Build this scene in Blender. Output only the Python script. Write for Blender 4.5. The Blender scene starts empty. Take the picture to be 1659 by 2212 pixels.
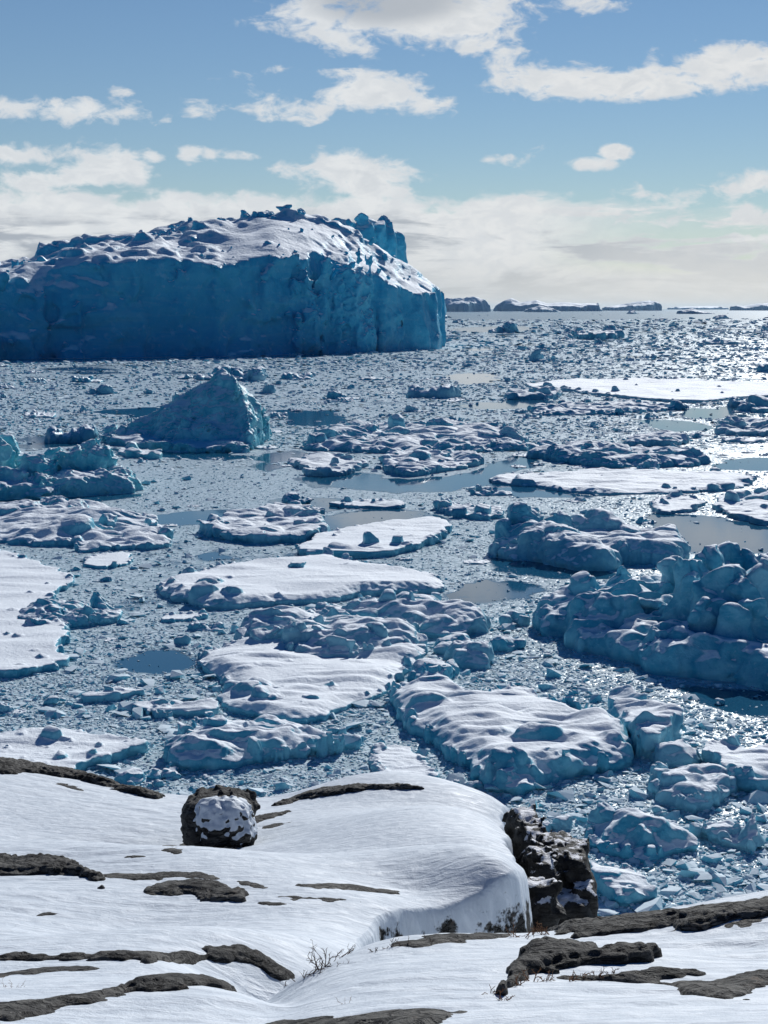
import bpy, bmesh, math, random
import numpy as np
from mathutils import Vector, Matrix, Euler
f32 = np.float32
random.seed(7); RNG = np.random.default_rng(7)
SC = bpy.context.scene
COL = SC.collection
R = math.radians

# ------------------------------------------------------------------ camera
# picture coordinates below are read on a 1659 x 2212 copy of the photograph
K = 0.3463 / 1106.0
PITCH = R(7.85); EYE = np.array([0.0, 0.0, 25.0])
CP, SP = math.cos(PITCH), math.sin(PITCH)
cam = bpy.data.cameras.new('camera'); camo = bpy.data.objects.new('camera', cam); COL.objects.link(camo)
cam.sensor_fit = 'VERTICAL'; cam.sensor_height = 24.0; cam.lens = 12.0 / 0.3463
cam.clip_start = 0.1; cam.clip_end = 200000
camo.location = EYE; camo.rotation_euler = (math.pi / 2 - PITCH, 0, 0)
SC.camera = camo

def ray(x, y):
    a = (np.asarray(x, float) - 829.5) * K; b = (1106 - np.asarray(y, float)) * K
    return a, CP + b * SP, -SP + b * CP
def G(x, y):                                   # the point of the sea a sight line meets
    a, dy, dz = ray(x, y); t = -EYE[2] / dz
    return a * t, dy * t
def PD(x, y, d):                               # a point at horizontal distance d on a sight line
    a, dy, dz = ray(x, y); t = np.asarray(d, float) / np.hypot(a, dy)
    return a * t, dy * t, EYE[2] + dz * t
def proj(X, Y, Z):
    dz = Z - EYE[2]; dep = Y * CP - dz * SP; up = Y * SP + dz * CP
    return 829.5 + X / dep / K, 1106 - up / dep / K
def ztop(X, Y, yt):
    b = (1106 - np.asarray(yt, float)) * K
    return EYE[2] + Y * (b * CP - SP) / (CP + b * SP)
def mpp(X, Y): return K * (Y * CP + EYE[2] * SP)

# ------------------------------------------------------------------ noise
def _bs(n, c, o, s, m0):
    u = (o + np.arange(n) * c) / s - m0
    i = np.floor(u).astype(int); t = u - i
    w = np.stack([(1 - t) ** 3, 3 * t ** 3 - 6 * t ** 2 + 4, -3 * t ** 3 + 3 * t ** 2 + 3 * t + 1, t ** 3], 1) / 6
    M = np.zeros((n, i.max() + 4), f32)
    for k in range(4): M[np.arange(n), i + k] += w[:, k]
    return M
def gn(shape, c, o, s, rng, zs=1.0):           # smooth random field on a regular grid, ~unit variance
    Ms = [_bs(shape[a], c, 0.0, s * (zs if a == len(shape) - 1 else 1.0), -rng.random()) for a in range(len(shape))]
    L = rng.standard_normal([m.shape[1] for m in Ms]).astype(f32)
    if len(shape) == 2: return (Ms[0] @ L @ Ms[1].T) * 2.0
    A = np.tensordot(Ms[0], L, (1, 0)); A = np.einsum('jb,ibk->ijk', Ms[1], A, optimize=True)
    return (A @ Ms[2].T) * 3.0
def _h(ix, iy, iz, seed):
    h = (ix.astype(np.int64) * 374761393 + iy.astype(np.int64) * 668265263 + iz.astype(np.int64) * 2147483647 + seed * 1274126177) & 0xffffffff
    h = ((h ^ (h >> 13)) * 1274126177) & 0xffffffff
    h = ((h ^ (h >> 16)) * 2246822519) & 0xffffffff
    return ((h ^ (h >> 15)) & 0xffff) / 32767.5 - 1.0
def vn(x, y, z=None, s=1.0, seed=0):           # value noise at loose points
    x = np.asarray(x, float) / s; y = np.asarray(y, float) / s
    z = np.zeros_like(x) + 0.37 if z is None else np.asarray(z, float) / s
    i, j, k = np.floor(x), np.floor(y), np.floor(z)
    u, v, w = x - i, y - j, z - k
    u, v, w = [t * t * t * (t * (6 * t - 15) + 10) for t in (u, v, w)]
    r = 0
    for a in (0, 1):
        for b in (0, 1):
            for c in (0, 1):
                r = r + _h(i + a, j + b, k + c, seed) * (u if a else 1 - u) * (v if b else 1 - v) * (w if c else 1 - w)
    return r
def fbm(x, y, z=None, s=1.0, seed=0, oct=4, gain=0.5):
    r = 0; a = 1.0; t = 0
    for o in range(oct):
        r = r + a * vn(x, y, z, s, seed + o * 17); t += a; a *= gain; s *= 0.49
    return r / t
def sm(a, b, x):
    t = np.clip((x - a) / (b - a), 0, 1); return t * t * (3 - 2 * t)
def smax(a, b, k):
    h = np.clip(k - np.abs(a - b), 0, None) / k; return np.maximum(a, b) + h * h * k * 0.25
def smin(a, b, k):
    h = np.clip(k - np.abs(a - b), 0, None) / k; return np.minimum(a, b) - h * h * k * 0.25

def polysdf(P, X, Y):
    P = np.asarray(P, float); d = np.full(X.shape, 1e18); ins = np.zeros(X.shape, bool)
    for (x0, y0), (x1, y1) in zip(P, np.roll(P, -1, 0)):
        ex, ey = x1 - x0, y1 - y0; px, py = X - x0, Y - y0
        t = np.clip((px * ex + py * ey) / (ex * ex + ey * ey + 1e-12), 0, 1)
        d = np.minimum(d, (px - ex * t) ** 2 + (py - ey * t) ** 2)
        c = ((y0 > Y) != (y1 > Y))
        if ey != 0: ins ^= c & (X < ex * (Y - y0) / ey + x0)
    d = np.sqrt(d); return np.where(ins, -d, d)
def pnorm(u, h, p):                            # distance to a rounded block: u = local coordinates / half sizes h
    u = [np.maximum(q, 1e-4) for q in u]
    r = (u[0] ** p + u[1] ** p + u[2] ** p) ** (1 / p)
    g = np.sqrt(sum((np.minimum(q / r, 1) ** (p - 1) / a) ** 2 for q, a in zip(u, h)))
    return (r - 1) / g
def roundpoly(P, it=1):
    P = np.asarray(P, float)
    for _ in range(it):
        N = np.roll(P, -1, 0); P = np.stack([P * .8 + N * .2, P * .2 + N * .8], 1).reshape(-1, 2)
    return P

# ------------------------------------------------------------------ meshes
def mk_mesh(name, V, F, mat=None, smooth=True):
    """V (n,3); F (m,k) with constant k"""
    me = bpy.data.meshes.new(name); V = np.asarray(V, f32); F = np.asarray(F, np.int32); k = F.shape[1]
    me.vertices.add(len(V)); me.vertices.foreach_set('co', V.ravel())
    me.loops.add(F.size); me.loops.foreach_set('vertex_index', F.ravel())
    me.polygons.add(len(F)); me.polygons.foreach_set('loop_start', np.arange(0, F.size, k, dtype=np.int32))
    try: me.polygons.foreach_set('loop_total', np.full(len(F), k, np.int32))
    except Exception: pass
    me.polygons.foreach_set('use_smooth', np.full(len(F), bool(smooth)))
    me.update(calc_edges=True); me.validate()
    if mat: me.materials.append(mat)
    return me
def link(name, me, loc=(0, 0, 0), rz=0.0, parent=None):
    o = bpy.data.objects.new(name, me); COL.objects.link(o); o.location = loc; o.rotation_euler = (0, 0, rz)
    if parent is not None: o.parent = parent
    return o
def tag(o, label, cat=None, group=None, kind=None):
    o['label'] = label
    if cat: o['category'] = cat
    if group: o['group'] = group
    if kind: o['kind'] = kind
    return o

def surfnet(Fv, org, c):
    S = Fv < 0
    n = S.shape
    s = np.zeros((n[0] - 1, n[1] - 1, n[2] - 1), np.int8)
    for a in (0, 1):
        for b in (0, 1):
            for d in (0, 1): s += S[a:n[0] - 1 + a, b:n[1] - 1 + b, d:n[2] - 1 + d]
    act = (s > 0) & (s < 8)
    I = np.argwhere(act); vid = np.full(act.shape, -1, np.int32); vid[act] = np.arange(len(I), dtype=np.int32)
    acc = np.zeros((len(I), 3), f32); cnt = np.zeros(len(I), f32)
    cor = [(0, 0, 0), (1, 0, 0), (0, 1, 0), (1, 1, 0), (0, 0, 1), (1, 0, 1), (0, 1, 1), (1, 1, 1)]
    val = [Fv[I[:, 0] + a, I[:, 1] + b, I[:, 2] + d] for a, b, d in cor]
    for i in range(8):
        for ax in range(3):
            if cor[i][ax]: continue
            j = i + (1, 2, 4)[ax]
            fa, fb = val[i], val[j]; m = (fa < 0) != (fb < 0)
            t = np.where(m, fa / np.where(m, fa - fb, 1), 0)
            p = np.array(cor[i], f32)[None] * np.ones((len(I), 1), f32); p[:, ax] += t
            acc += p * m[:, None]; cnt += m
    V = (I + acc / cnt[:, None]) * c + np.asarray(org, f32)
    Q = []
    for ax in range(3):
        sl0 = [slice(1, -1)] * 3; sl0[ax] = slice(0, -1); sl1 = list(sl0); sl1[ax] = slice(1, None)
        A, B = S[tuple(sl0)], S[tuple(sl1)]
        E = np.argwhere(A != B)
        if not len(E): continue
        flip = A[E[:, 0], E[:, 1], E[:, 2]]
        b = E.copy(); u, v = [(1, 2), (2, 0), (0, 1)][ax]
        b[:, u] += 1; b[:, v] += 1
        def cell(du, dv):
            q = b.copy(); q[:, u] += du; q[:, v] += dv; return vid[q[:, 0], q[:, 1], q[:, 2]]
        q = np.stack([cell(-1, -1), cell(0, -1), cell(0, 0), cell(-1, 0)], 1)
        q = np.where(flip[:, None], q, q[:, ::-1]); Q.append(q[(q >= 0).all(1)])
    return V, np.concatenate(Q)

# ------------------------------------------------------------------ materials
class NT:
    def __init__(s, tree): s.t = tree; s.t.nodes.clear()
    def n(s, typ, ins=None, **props):
        nd = s.t.nodes.new(typ)
        for k, v in props.items(): setattr(nd, k, v)
        for k, v in (ins or {}).items(): s.set(nd.inputs[k], v)
        return nd
    def set(s, sock, v):
        if isinstance(v, bpy.types.NodeSocket): s.t.links.new(v, sock)
        elif isinstance(v, bpy.types.Node): s.t.links.new(v.outputs[0], sock)
        else: sock.default_value = v
    def m(s, op, a, b=0.0, c=0.0, clamp=False):
        nd = s.n('ShaderNodeMath', operation=op, use_clamp=clamp)
        for i, v in enumerate((a, b, c)): s.set(nd.inputs[i], v)
        return nd.outputs[0]
    def ss(s, x, a, b, lo=0.0, hi=1.0):
        nd = s.n('ShaderNodeMapRange', {0: x, 1: a, 2: b, 3: lo, 4: hi}, interpolation_type='SMOOTHSTEP'); return nd.outputs[0]
    def mix(s, f, a, b, blend='MIX'):
        nd = s.n('ShaderNodeMix', data_type='RGBA', blend_type=blend)
        s.set(nd.inputs[0], f); s.set(nd.inputs[6], a); s.set(nd.inputs[7], b); return nd.outputs[2]
    def noise(s, vec, scale, detail=4.0, rough=0.5, dist=0.0, col=False, dim='3D'):
        nd = s.n('ShaderNodeTexNoise', {'Scale': scale, 'Detail': detail, 'Roughness': rough, 'Distortion': dist}, noise_dimensions=dim)
        s.set(nd.inputs['Vector'], vec); return nd.outputs[1 if col else 0]
def C(r, g, b): return (r, g, b, 1.0)
def new_mat(name):
    m = bpy.data.materials.new(name); m.use_nodes = True; nt = NT(m.node_tree)
    out = nt.n('ShaderNodeOutputMaterial'); b = nt.n('ShaderNodeBsdfPrincipled'); nt.set(out.inputs[0], b.outputs[0])
    return m, nt, b

ICE_DEEP = C(0.045, 0.32, 0.47); ICE_PALE = C(0.18, 0.50, 0.62); SNOW = C(0.79, 0.845, 0.90)
def ice_mat(name, s, lo=0.64, hi=0.84, deep=ICE_DEEP, pale=ICE_PALE, bump=1.0, spec=0.25, snow_c=SNOW, vary=.45):
    """compact ice with snow lying on whatever faces up; s = size in metres of the larger mottling"""
    m, nt, b = new_mat(name)
    tc = nt.n('ShaderNodeTexCoord').outputs['Object']; g = nt.n('ShaderNodeNewGeometry')
    nz = nt.n('ShaderNodeSeparateXYZ', {0: g.outputs['Normal']}).outputs[2]
    n1 = nt.noise(tc, 1.0 / s, 5, 0.55, 0.4); n2 = nt.noise(tc, 5.0 / s, 5, 0.6); n3 = nt.noise(tc, 22.0 / s, 3, 0.6)
    k = nt.m('ADD', nz, nt.m('ADD', nt.m('MULTIPLY_ADD', n1, 0.14, -0.07), nt.m('MULTIPLY_ADD', n2, 0.24, -0.12)))
    snow = nt.ss(k, lo, hi)
    ice = nt.mix(nt.ss(n1, 0.35, 0.68), deep, pale)
    ice = nt.mix(nt.ss(n2, 0.55, 0.78, 0.0, 0.40), ice, C(0.50, 0.74, 0.84))
    rnd = nt.n('ShaderNodeObjectInfo').outputs['Random']; ice = nt.mix(nt.ss(rnd, .25, 1.0, 0.0, vary), ice, C(.42, .62, .70))
    # old bubbly layers and frost that streak the bare faces
    mp = nt.n('ShaderNodeMapping', {'Vector': tc, 'Scale': (0.35, 0.35, 1.6)}).outputs[0]
    st = nt.noise(mp, 2.2 / s, 4, 0.6, 0.6)
    ice = nt.mix(nt.ss(st, 0.52, 0.66, 0.0, 0.30), ice, C(0.20, 0.56, 0.70))
    nt.set(b.inputs['Base Color'], nt.mix(snow, ice, snow_c))
    nt.set(b.inputs['Roughness'], nt.mix(snow, C(.42, .42, .42), C(.75, .75, .75)))
    nt.set(b.inputs['Specular IOR Level'], spec)
    hgt = nt.m('ADD', nt.m('MULTIPLY', n2, 0.30 * s), nt.m('MULTIPLY', n3, 0.10 * s))
    bp = nt.n('ShaderNodeBump', {'Strength': 0.55 * bump, 'Distance': 0.35, 'Height': hgt}); nt.set(b.inputs['Normal'], bp.outputs[0])
    return m
M_NEAR = ice_mat('snowy ice near', 1.6)
M_MID = ice_mat('snowy ice', 3.5)
M_FAR = ice_mat('snowy ice far', 8.0)
M_BERG = ice_mat('iceberg ice', 22.0, lo=0.50, hi=0.82, deep=C(0.03, 0.40, 0.62), pale=C(0.07, 0.48, 0.68), vary=0.0)
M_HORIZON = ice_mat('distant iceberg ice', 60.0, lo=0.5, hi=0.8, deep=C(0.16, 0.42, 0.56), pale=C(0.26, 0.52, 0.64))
M_TURQ = ice_mat('turquoise ice', 3.0, lo=0.55, hi=0.9, deep=C(0.06, 0.42, 0.54), pale=C(0.30, 0.68, 0.75))
# ------------------------------------------------------------------ sea ice: floes and icebergs
HERO = []            # (name, world outline) to keep loose pieces off them
LAND = []            # (picture x, y, phrase) landmarks for the labels of loose pieces
def lump_field(f, org, c, L, rng, k):
    n = f.shape
    for l in L:
        x, yg, w, yt = l[:4]; dr = l[4] if len(l) > 4 else 0.9; p = l[5] * 1.15 if len(l) > 5 else 3.3; cut = l[6] if len(l) > 6 else (.66 if p > 2.75 else .82)
        X, Y = G(x, yg); X, Y = float(X), float(Y); m = mpp(X, Y)
        a = w * m / 2; h = max(float(ztop(X, Y, yt)), 0.15); bb = a * dr
        cz = h * 0.30; ch = h - cz
        yaw = rng.uniform(-.5, .5); q_ = min(1.0, a / ch); tx, ty = rng.uniform(-.28, .28) * q_, rng.uniform(-.28, .28) * q_
        Rm = np.array(Euler((tx, ty, yaw)).to_matrix()).T
        rad = max(a, bb) * 1.35 + k; rz = ch * 1.3 + k + .4 * a
        lo = np.maximum(((np.array([X - rad, Y - rad, cz - rz]) - org) / c).astype(int), 0)
        hi = np.minimum(((np.array([X + rad, Y + rad, cz + rz]) - org) / c).astype(int) + 2, n)
        if (hi <= lo).any(): continue
        xs = (org[0] + np.arange(lo[0], hi[0]) * c - X)[:, None, None]
        ys = (org[1] + np.arange(lo[1], hi[1]) * c - Y)[None, :, None]
        zs = (org[2] + np.arange(lo[2], hi[2]) * c - cz)[None, None, :]
        u = [np.abs(Rm[i, 0] * xs + Rm[i, 1] * ys + Rm[i, 2] * zs) / q for i, q in enumerate((a, bb, ch))]
        d = pnorm(u, (a, bb, ch), p).astype(f32); kk = min(k, .3 * a); lc = [Rm[i, 0] * xs + Rm[i, 1] * ys + Rm[i, 2] * zs for i in range(3)]
        for _ in range(6 if p > 2.6 else 3):               # fracture faces
            v = rng.normal(size=3) * (1, 1, .7); v /= np.linalg.norm(v); sup = math.sqrt((v[0] * a) ** 2 + (v[1] * bb) ** 2 + (v[2] * ch) ** 2)
            d = smax(d, (v[0] * lc[0] + v[1] * lc[1] + v[2] * lc[2] - sup * rng.uniform(cut, .94)).astype(f32), .05 * a)
        sl = tuple(slice(lo[i], hi[i]) for i in range(3))
        f[sl] = smin(f[sl], d, kk)
    return f

def build_ice(name, label, cat, px=None, lumps=(), thick=0.6, mat=None, cf=1.15, und=0.12, us=4.0, edge=0.35, es=2.5, taper=0.1,
              rough=0.16, rs=1.3, blend=0.35, seed=1, ridges=(), group=None, rim=0.0, zmax=None, parent=None, world=None, hfun=None, budget=5.0e6, land=None, org_at=None, scatter=0, smooth_snow=1.0, round_it=1, soft=None, softw=1.6, parts=(), rimblocks=None, lift=False):
    rng = np.random.default_rng(seed)
    if world is None:
        P = np.array([G(x, y) for x, y in px]); P = roundpoly(P, round_it)
    else: P = np.asarray(world, float)
    if parent is None: HERO.append((name, P))
    if land: LAND.append((land[0], land[1], land[2]))
    rough *= 1.45; blend *= .6
    if soft is None: soft = .6 if len(lumps) > 6 and hfun is None and parent is None else 0
    cen = P.mean(0); m768 = mpp(*cen) * 2.16
    L = [tuple(l) for l in lumps]
    if lift:                                                # lumps read on top of a slab: keep those that stand well inside it
        gp = np.array([G(l[0], l[1] + .85 * thick / mpp(*G(l[0], l[1]))) for l in L]); ds = polysdf(P, gp[:, 0], gp[:, 1])
        L = [l for l, q in zip(L, ds) if q < -.30 * l[2] * m768 / 2.16 or l[1] - l[3] >= 46]
        L = [(l[0], l[1] + (.85 * thick / mpp(*G(l[0], l[1])) if l[1] - l[3] < 46 else 0)) + l[2:] for l in L]
    if scatter:                                             # small loose blocks frozen onto the floe
        lo, hi = P.min(0), P.max(0); q = 0
        while q < scatter:
            x, y = rng.uniform(lo, hi)
            if polysdf(P, np.array([x]), np.array([y]))[0] > -0.1: continue
            pxx, pyy = proj(x, y, 0.0); s = rng.pareto(2.2) * 5 + 6; s = min(s, 34)
            L.append((float(pxx), float(pyy), s, float(pyy) - s * rng.uniform(.45, .95) - thick / mpp(x, y) * .6, rng.uniform(.6, 1.1), rng.uniform(2.2, 4))); q += 1
    if rimblocks is None: rimblocks = 3.0 if (parent is None and hfun is None and world is None) else 0
    if rimblocks:                                           # broken bits heaved up along the rim
        per = np.hypot(*(np.roll(P, -1, 0) - P).T); npx = per / np.array([mpp(*q) for q in P])
        for _ in range(int(min(60, npx.sum() / 40 * rimblocks))):
            i = rng.choice(len(P), p=per / per.sum()); q = P[i] + (P[(i + 1) % len(P)] - P[i]) * rng.random(); q = q + (cen - q) * rng.uniform(.0, .10)
            if vn(q[:1], q[1:2], None, per.sum() * .12, seed)[0] < -.1: continue
            pxx, pyy = proj(q[0], q[1], 0.0); s = min(5 + 4.5 * rng.pareto(2.2), 26)
            L.append((float(pxx), float(pyy), s * 1.2, float(pyy) - s * rng.uniform(.3, .75) - .75 * thick / mpp(*q), rng.uniform(.6, 1.1), rng.uniform(2.2, 4)))
    zm = thick + 3 * und + 0.6
    for l in L: X, Y = G(l[0], l[1]); zm = max(zm, float(ztop(X, Y, l[3])) * 1.15 + .5)
    RP = []
    for rd in ridges:
        pts = np.array([(*G(x, yg), float(ztop(*G(x, yg), yt))) for x, yg, yt in rd['pts']])
        D = []
        for a, b in zip(pts[:-1], pts[1:]):
            nn = max(2, int(np.hypot(*(b - a)[:2]) / (m768 * 3)))
            for t in np.linspace(0, 1, nn): D.append(a + (b - a) * t)
        RP.append((np.array(D), rd)); zm = max(zm, pts[:, 2].max() * 1.12 + .5)
    if zmax: zm = zmax
    pad = 3 * edge + 2 * m768 + .5
    lo, hi = P.min(0) - pad, P.max(0) + pad
    for l in L:                                             # lumps may stand proud of the outline
        X, Y = G(l[0], l[1]); a = l[2] * mpp(X, Y) * .62
        lo = np.minimum(lo, [X - a, Y - a]); hi = np.maximum(hi, [X + a, Y + a])
    zb = -max(0.5, 2 * m768); c = cf * m768
    while True:
        n = [int((hi[0] - lo[0]) / c) + 2, int((hi[1] - lo[1]) / c) + 2, int((zm - zb) / c) + 2]
        if n[0] * n[1] * n[2] < budget: break
        c *= 1.06
    org = np.array([lo[0], lo[1], zb]); X, Y = np.meshgrid(lo[0] + np.arange(n[0]) * c, lo[1] + np.arange(n[1]) * c, indexing='ij')
    Z = (zb + np.arange(n[2]) * c).astype(f32)
    D = polysdf(P, X, Y) + edge * gn(n[:2], c, 0, es, rng) * .6 + .38 * edge * gn(n[:2], c, 0, es * .33, rng) + .2 * edge * gn(n[:2], c, 0, max(es * .12, 1.5 * c), rng)
    if hfun is not None: D += edge * .5 * (np.abs(gn(n[:2], c, 0, es * .6, rng)) - .6) + edge * .22 * (np.abs(gn(n[:2], c, 0, es * .22, rng)) - .6) + edge * .45 * sm(-.03, .06, gn(n[:2], c, 0, es * 1.1, rng)) + edge * .3 * sm(-.03, .05, gn(n[:2], c, 0, es * .5, rng))
    sn = gn(n[:2], c, 0, us, rng); s2 = gn(n[:2], c, 0, us * .3, rng)
    if hfun is not None: H = hfun(X, Y, D, rng, c, n)
    else: H = thick + und * (np.abs(sn) * 1.5 - .5) + .4 * und * s2 + .5 * und * np.clip(gn(n[:2], c, 0, us * .5, rng, .3), -.4, 2) + rim * np.exp(-(D / (rim * 3 + .01)) ** 2) * (.3 + np.abs(s2))
    if soft: H = np.where(H > 0, H * (1 - soft + soft * sm(.3, -softw, D)), H)
    for pts, rd in RP:
        h = np.full(X.shape, -9.0)
        for q in pts: h = np.maximum(h, q[2] - rd.get('slope', 1.2) * np.hypot(X - q[0], (Y - q[1]) * rd.get('ys', 1.0)) ** rd.get('pow', 1.0))
        H = smax(H, h + rd.get('n', .3) * sn + .5 * rd.get('n', .3) * s2, rd.get('k', .5))
    gx, gy = np.gradient(H, c); g = np.sqrt(1 + gx * gx + gy * gy)
    n1 = gn(n, c, 0, rs * 2.2, rng); n2 = gn(n, c, 0, rs * .8, rng)
    nb = (0.45 - np.minimum(np.abs(n1), 1.4)) * .9 + .55 * (np.minimum(np.abs(n2), 1.4) - .5) + .26 * (0.4 - np.minimum(np.abs(gn(n, c, 0, max(rs * .33, 1.6 * c), rng)), 1.4))
    calm = .42 + .85 * sm(-.6, 1.0, gn(n[:2], c, 0, rs * 5, rng)); nb = nb * calm[:, :, None].astype(f32)
    top = (Z[None, None] - H[:, :, None].astype(f32)) / g[:, :, None].astype(f32)
    side = D[:, :, None].astype(f32) + taper * Z[None, None] + rough * 1.4 * nb + np.exp(-((Z - .05) / (.12 + 1.5 * c)) ** 2)[None, None] * (.10 + .5 * c)
    if hfun is not None: side = side + rough * .9 * sm(-.04, .08, gn(n, c, 0, es * .7, rng, .8)).astype(f32) + rough * .6 * sm(-.05, .08, gn(n, c, 0, es * .33, rng, 1.3)).astype(f32)
    steep = np.clip((g - 1.05) * 2, 0, 1)[:, :, None].astype(f32)
    f = smax(side, top + rough * nb * (.12 / smooth_snow + steep), max(blend * .7, c))
    if L:
        fl = np.full(n, 1e3, f32); fl = lump_field(fl, org, c, L, rng, blend)
        fl = fl + rough * 1.15 * nb
        f = smin(f, fl, blend)
    V, Q = surfnet(f.astype(f32), org, c)
    base = org_at if org_at is not None else (cen[0], cen[1])
    V[:, 0] -= base[0]; V[:, 1] -= base[1]
    me = mk_mesh(name, V, Q, mat)
    o = link(name, me, (base[0], base[1], 0) if parent is None else (0, 0, 0), parent=parent)
    if parent is None: tag(o, label, cat, group)
    elif label: o['label'] = label
    for i, (pn, pl, pm, pls) in enumerate(parts): build_lumps(pn, pl, pls, o, base, pm or mat, seed * 31 + i, rough, rs, blend, cf)
    return o
def build_lumps(name, label, L, parent, base, mat, seed, rough, rs, blend, cf=1.0):
    rng = np.random.default_rng(seed); lo, hi = np.full(3, 1e9), np.full(3, -1e9)
    for l in L:
        X, Y = [float(v) for v in G(l[0], l[1])]; a = l[2] * mpp(X, Y) * .72; h = float(ztop(X, Y, l[3]))
        lo = np.minimum(lo, [X - a, Y - a, -.4]); hi = np.maximum(hi, [X + a, Y + a, h * 1.12 + .4])
    c = cf * mpp(X, Y) * 2.16; n = [int(v) + 3 for v in (hi - lo) / c]
    while n[0] * n[1] * n[2] > 2.5e6: c *= 1.06; n = [int(v) + 3 for v in (hi - lo) / c]
    f = lump_field(np.full(n, 1e3, f32), lo, c, L, rng, blend)
    nb = sum(w * (.45 - np.minimum(np.abs(gn(n, c, 0, max(q, 1.6 * c), rng)), 1.4)) for w, q in ((.9, rs * 2.2), (-.55, rs * .8), (.26, rs * .33)))
    f = f + rough * 1.1 * nb; f[0] = f[-1] = 1; f[:, 0] = f[:, -1] = 1; f[:, :, -1] = 1
    V, Q = surfnet(f.astype(f32), lo, c); V[:, 0] -= base[0]; V[:, 1] -= base[1]
    o = link(name, mk_mesh(name, V, Q, mat), parent=parent)
    if label: o['label'] = label
    return o

exec_heroes = True
# the tabular iceberg that fills the left of the bay ------------------------
def piece(x, pts):
    return np.interp(x, [p[0] for p in pts], [p[1] for p in pts])
BASE = [(-260, 782), (0, 776), (300, 773), (500, 770), (750, 763), (900, 757), (976, 752)]
WALL = [(-260, 600), (0, 606), (75, 616), (130, 604), (190, 592), (225, 586), (300, 580), (360, 575), (400, 590), (480, 590), (540, 580), (600, 572), (700, 585), (760, 622), (830, 628), (949, 629), (1000, 640)]
CREST = [(-260, 572), (0, 566), (80, 558), (180, 524), (240, 510), (300, 502), (345, 494), (430, 474), (480, 476), (540, 468), (590, 463), (650, 474), (690, 484), (760, 503), (820, 530), (880, 568), (930, 600), (960, 622)]
def big_h(X, Y, D, rng, c, n):
    u, _ = proj(X, Y, np.zeros_like(X)); rr = np.hypot(X, Y)
    yb = piece(u, BASE); bx, by = G(u, yb); rf = np.hypot(bx, by); s = rf / np.maximum(rr, 1)
    zw = ztop(bx, by, piece(u, WALL)); Lc = np.interp(u, [-200, 200, 500, 700, 850, 960], [150, 150, 140, 110, 70, 45])
    zc = ztop(bx * (1 + Lc / rf), by * (1 + Lc / rf), piece(u, CREST))
    t = (rr - rf) / Lc
    n1 = gn(n[:2], c, 0, 34, rng); n2 = gn(n[:2], c, 0, 12, rng); n3 = gn(n[:2], c, 0, 4.5, rng)
    prof = np.clip(t, 0, 1) ** 0.9
    H = zw + (zc - zw) * prof - np.clip(t - 1, 0, 9) * Lc * .35
    mid = sm(.02, .25, t) * (1 - .7 * sm(.8, 1.0, t))
    H = H + mid * (1.8 * n1 + 1.0 * n2) + .5 * n3 * (.25 + 1.6 * sm(.7, .95, t)) + (mid + .2) * sm(560, 420, u + 40 * n1) * (1.3 * np.clip(np.abs(n3) - .45, 0, 1.5) + .6 * np.clip(n2 * .7, 0, 2))
    # a slab tilted up towards the sun, its shaded edge facing the shore
    sl = polysdf(np.array([G2(90, 560, 100), G2(185, 530, 100), G2(300, 500, 105), G2(318, 505, 118), G2(190, 520, 128), G2(90, 545, 125)]), X, Y)
    H = H + 5.0 * sm(2.5, -1.5, sl)
    dk = polysdf(np.array([G2(600, 500, 108), G2(700, 505, 92), G2(770, 520, 72), G2(800, 520, 80), G2(700, 480, 125), G2(600, 470, 130)]), X, Y)
    H = H + 3.0 * sm(3, -2.0, dk + 1.5 * n2)
    # jagged brim along the cliff
    H = H + 2.2 * np.clip(n3 * 1.3 + n2 * .5, -.8, 1.6) * np.exp(-((t - .02) / .06) ** 2) * np.where(u < 810, 1, .15)
    return H
def G2(u, y, back):                            # a plan point: column u, this far behind the front wall
    bx, by = G(u, float(piece(u, BASE))); r = math.hypot(bx, by); q = (r + back) / r
    return float(bx * q), float(by * q)
big_out = [G(x, y) for x, y in BASE] + [G2(968, 0, 30), G2(955, 0, 60), G2(935, 0, 100), G2(860, 0, 140), G2(700, 0, 230), G2(300, 0, 260), G2(-260, 0, 260)]
root = bpy.data.objects.new('tabular_iceberg', None); COL.objects.link(root)
bc = G(480, 771); root.location = (bc[0], bc[1], 0)
tag(root, 'huge flat-sided iceberg with a dark blue wall and a snow-covered rubbly top', 'iceberg', 'large icebergs')
HERO.append(('tabular_iceberg', np.array(big_out)))
LAND.append((480, 790, "the huge iceberg's wall"))
BIGKW = dict(parent=root, org_at=(bc[0], bc[1]), mat=M_BERG)
main_mass = build_ice('main_mass', None, None, world=big_out, hfun=big_h, zmax=96, cf=1.45, thick=40, edge=5.0, es=34, taper=0.13, rough=1.5, rs=9, blend=1.2, seed=4, budget=7e6, **BIGKW)
def gl(u, back, wpx, yt):                      # lump on top of the big iceberg: turn a plan point into the picture's ground row
    X, Y = G2(u, 0, back); x, y = proj(X, Y, 0.0); return (float(x), float(y), wpx, yt)
pin = [gl(712, 150, 50, 474), gl(735, 150, 80, 470), gl(775, 150, 74, 462), gl(800, 150, 70, 452), gl(822, 152, 62, 456), gl(838, 156, 44, 476), gl(846, 160, 44, 500), gl(856, 160, 42, 520), gl(866, 160, 40, 540), gl(700, 150, 60, 474)]
pinout = [G2(690, 0, 118), G2(800, 0, 118), G2(880, 0, 120), G2(884, 0, 190), G2(700, 0, 190)]
build_ice('back_pinnacle', 'dark pinnacle standing behind the snowy top', None, world=pinout, lumps=[l + (1.0, 3.6, .84) for l in pin], thick=14, cf=1.2, taper=.12, rough=1.6, rs=6, blend=2.5, edge=3, es=10, seed=9, und=2, us=14, **BIGKW)
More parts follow.
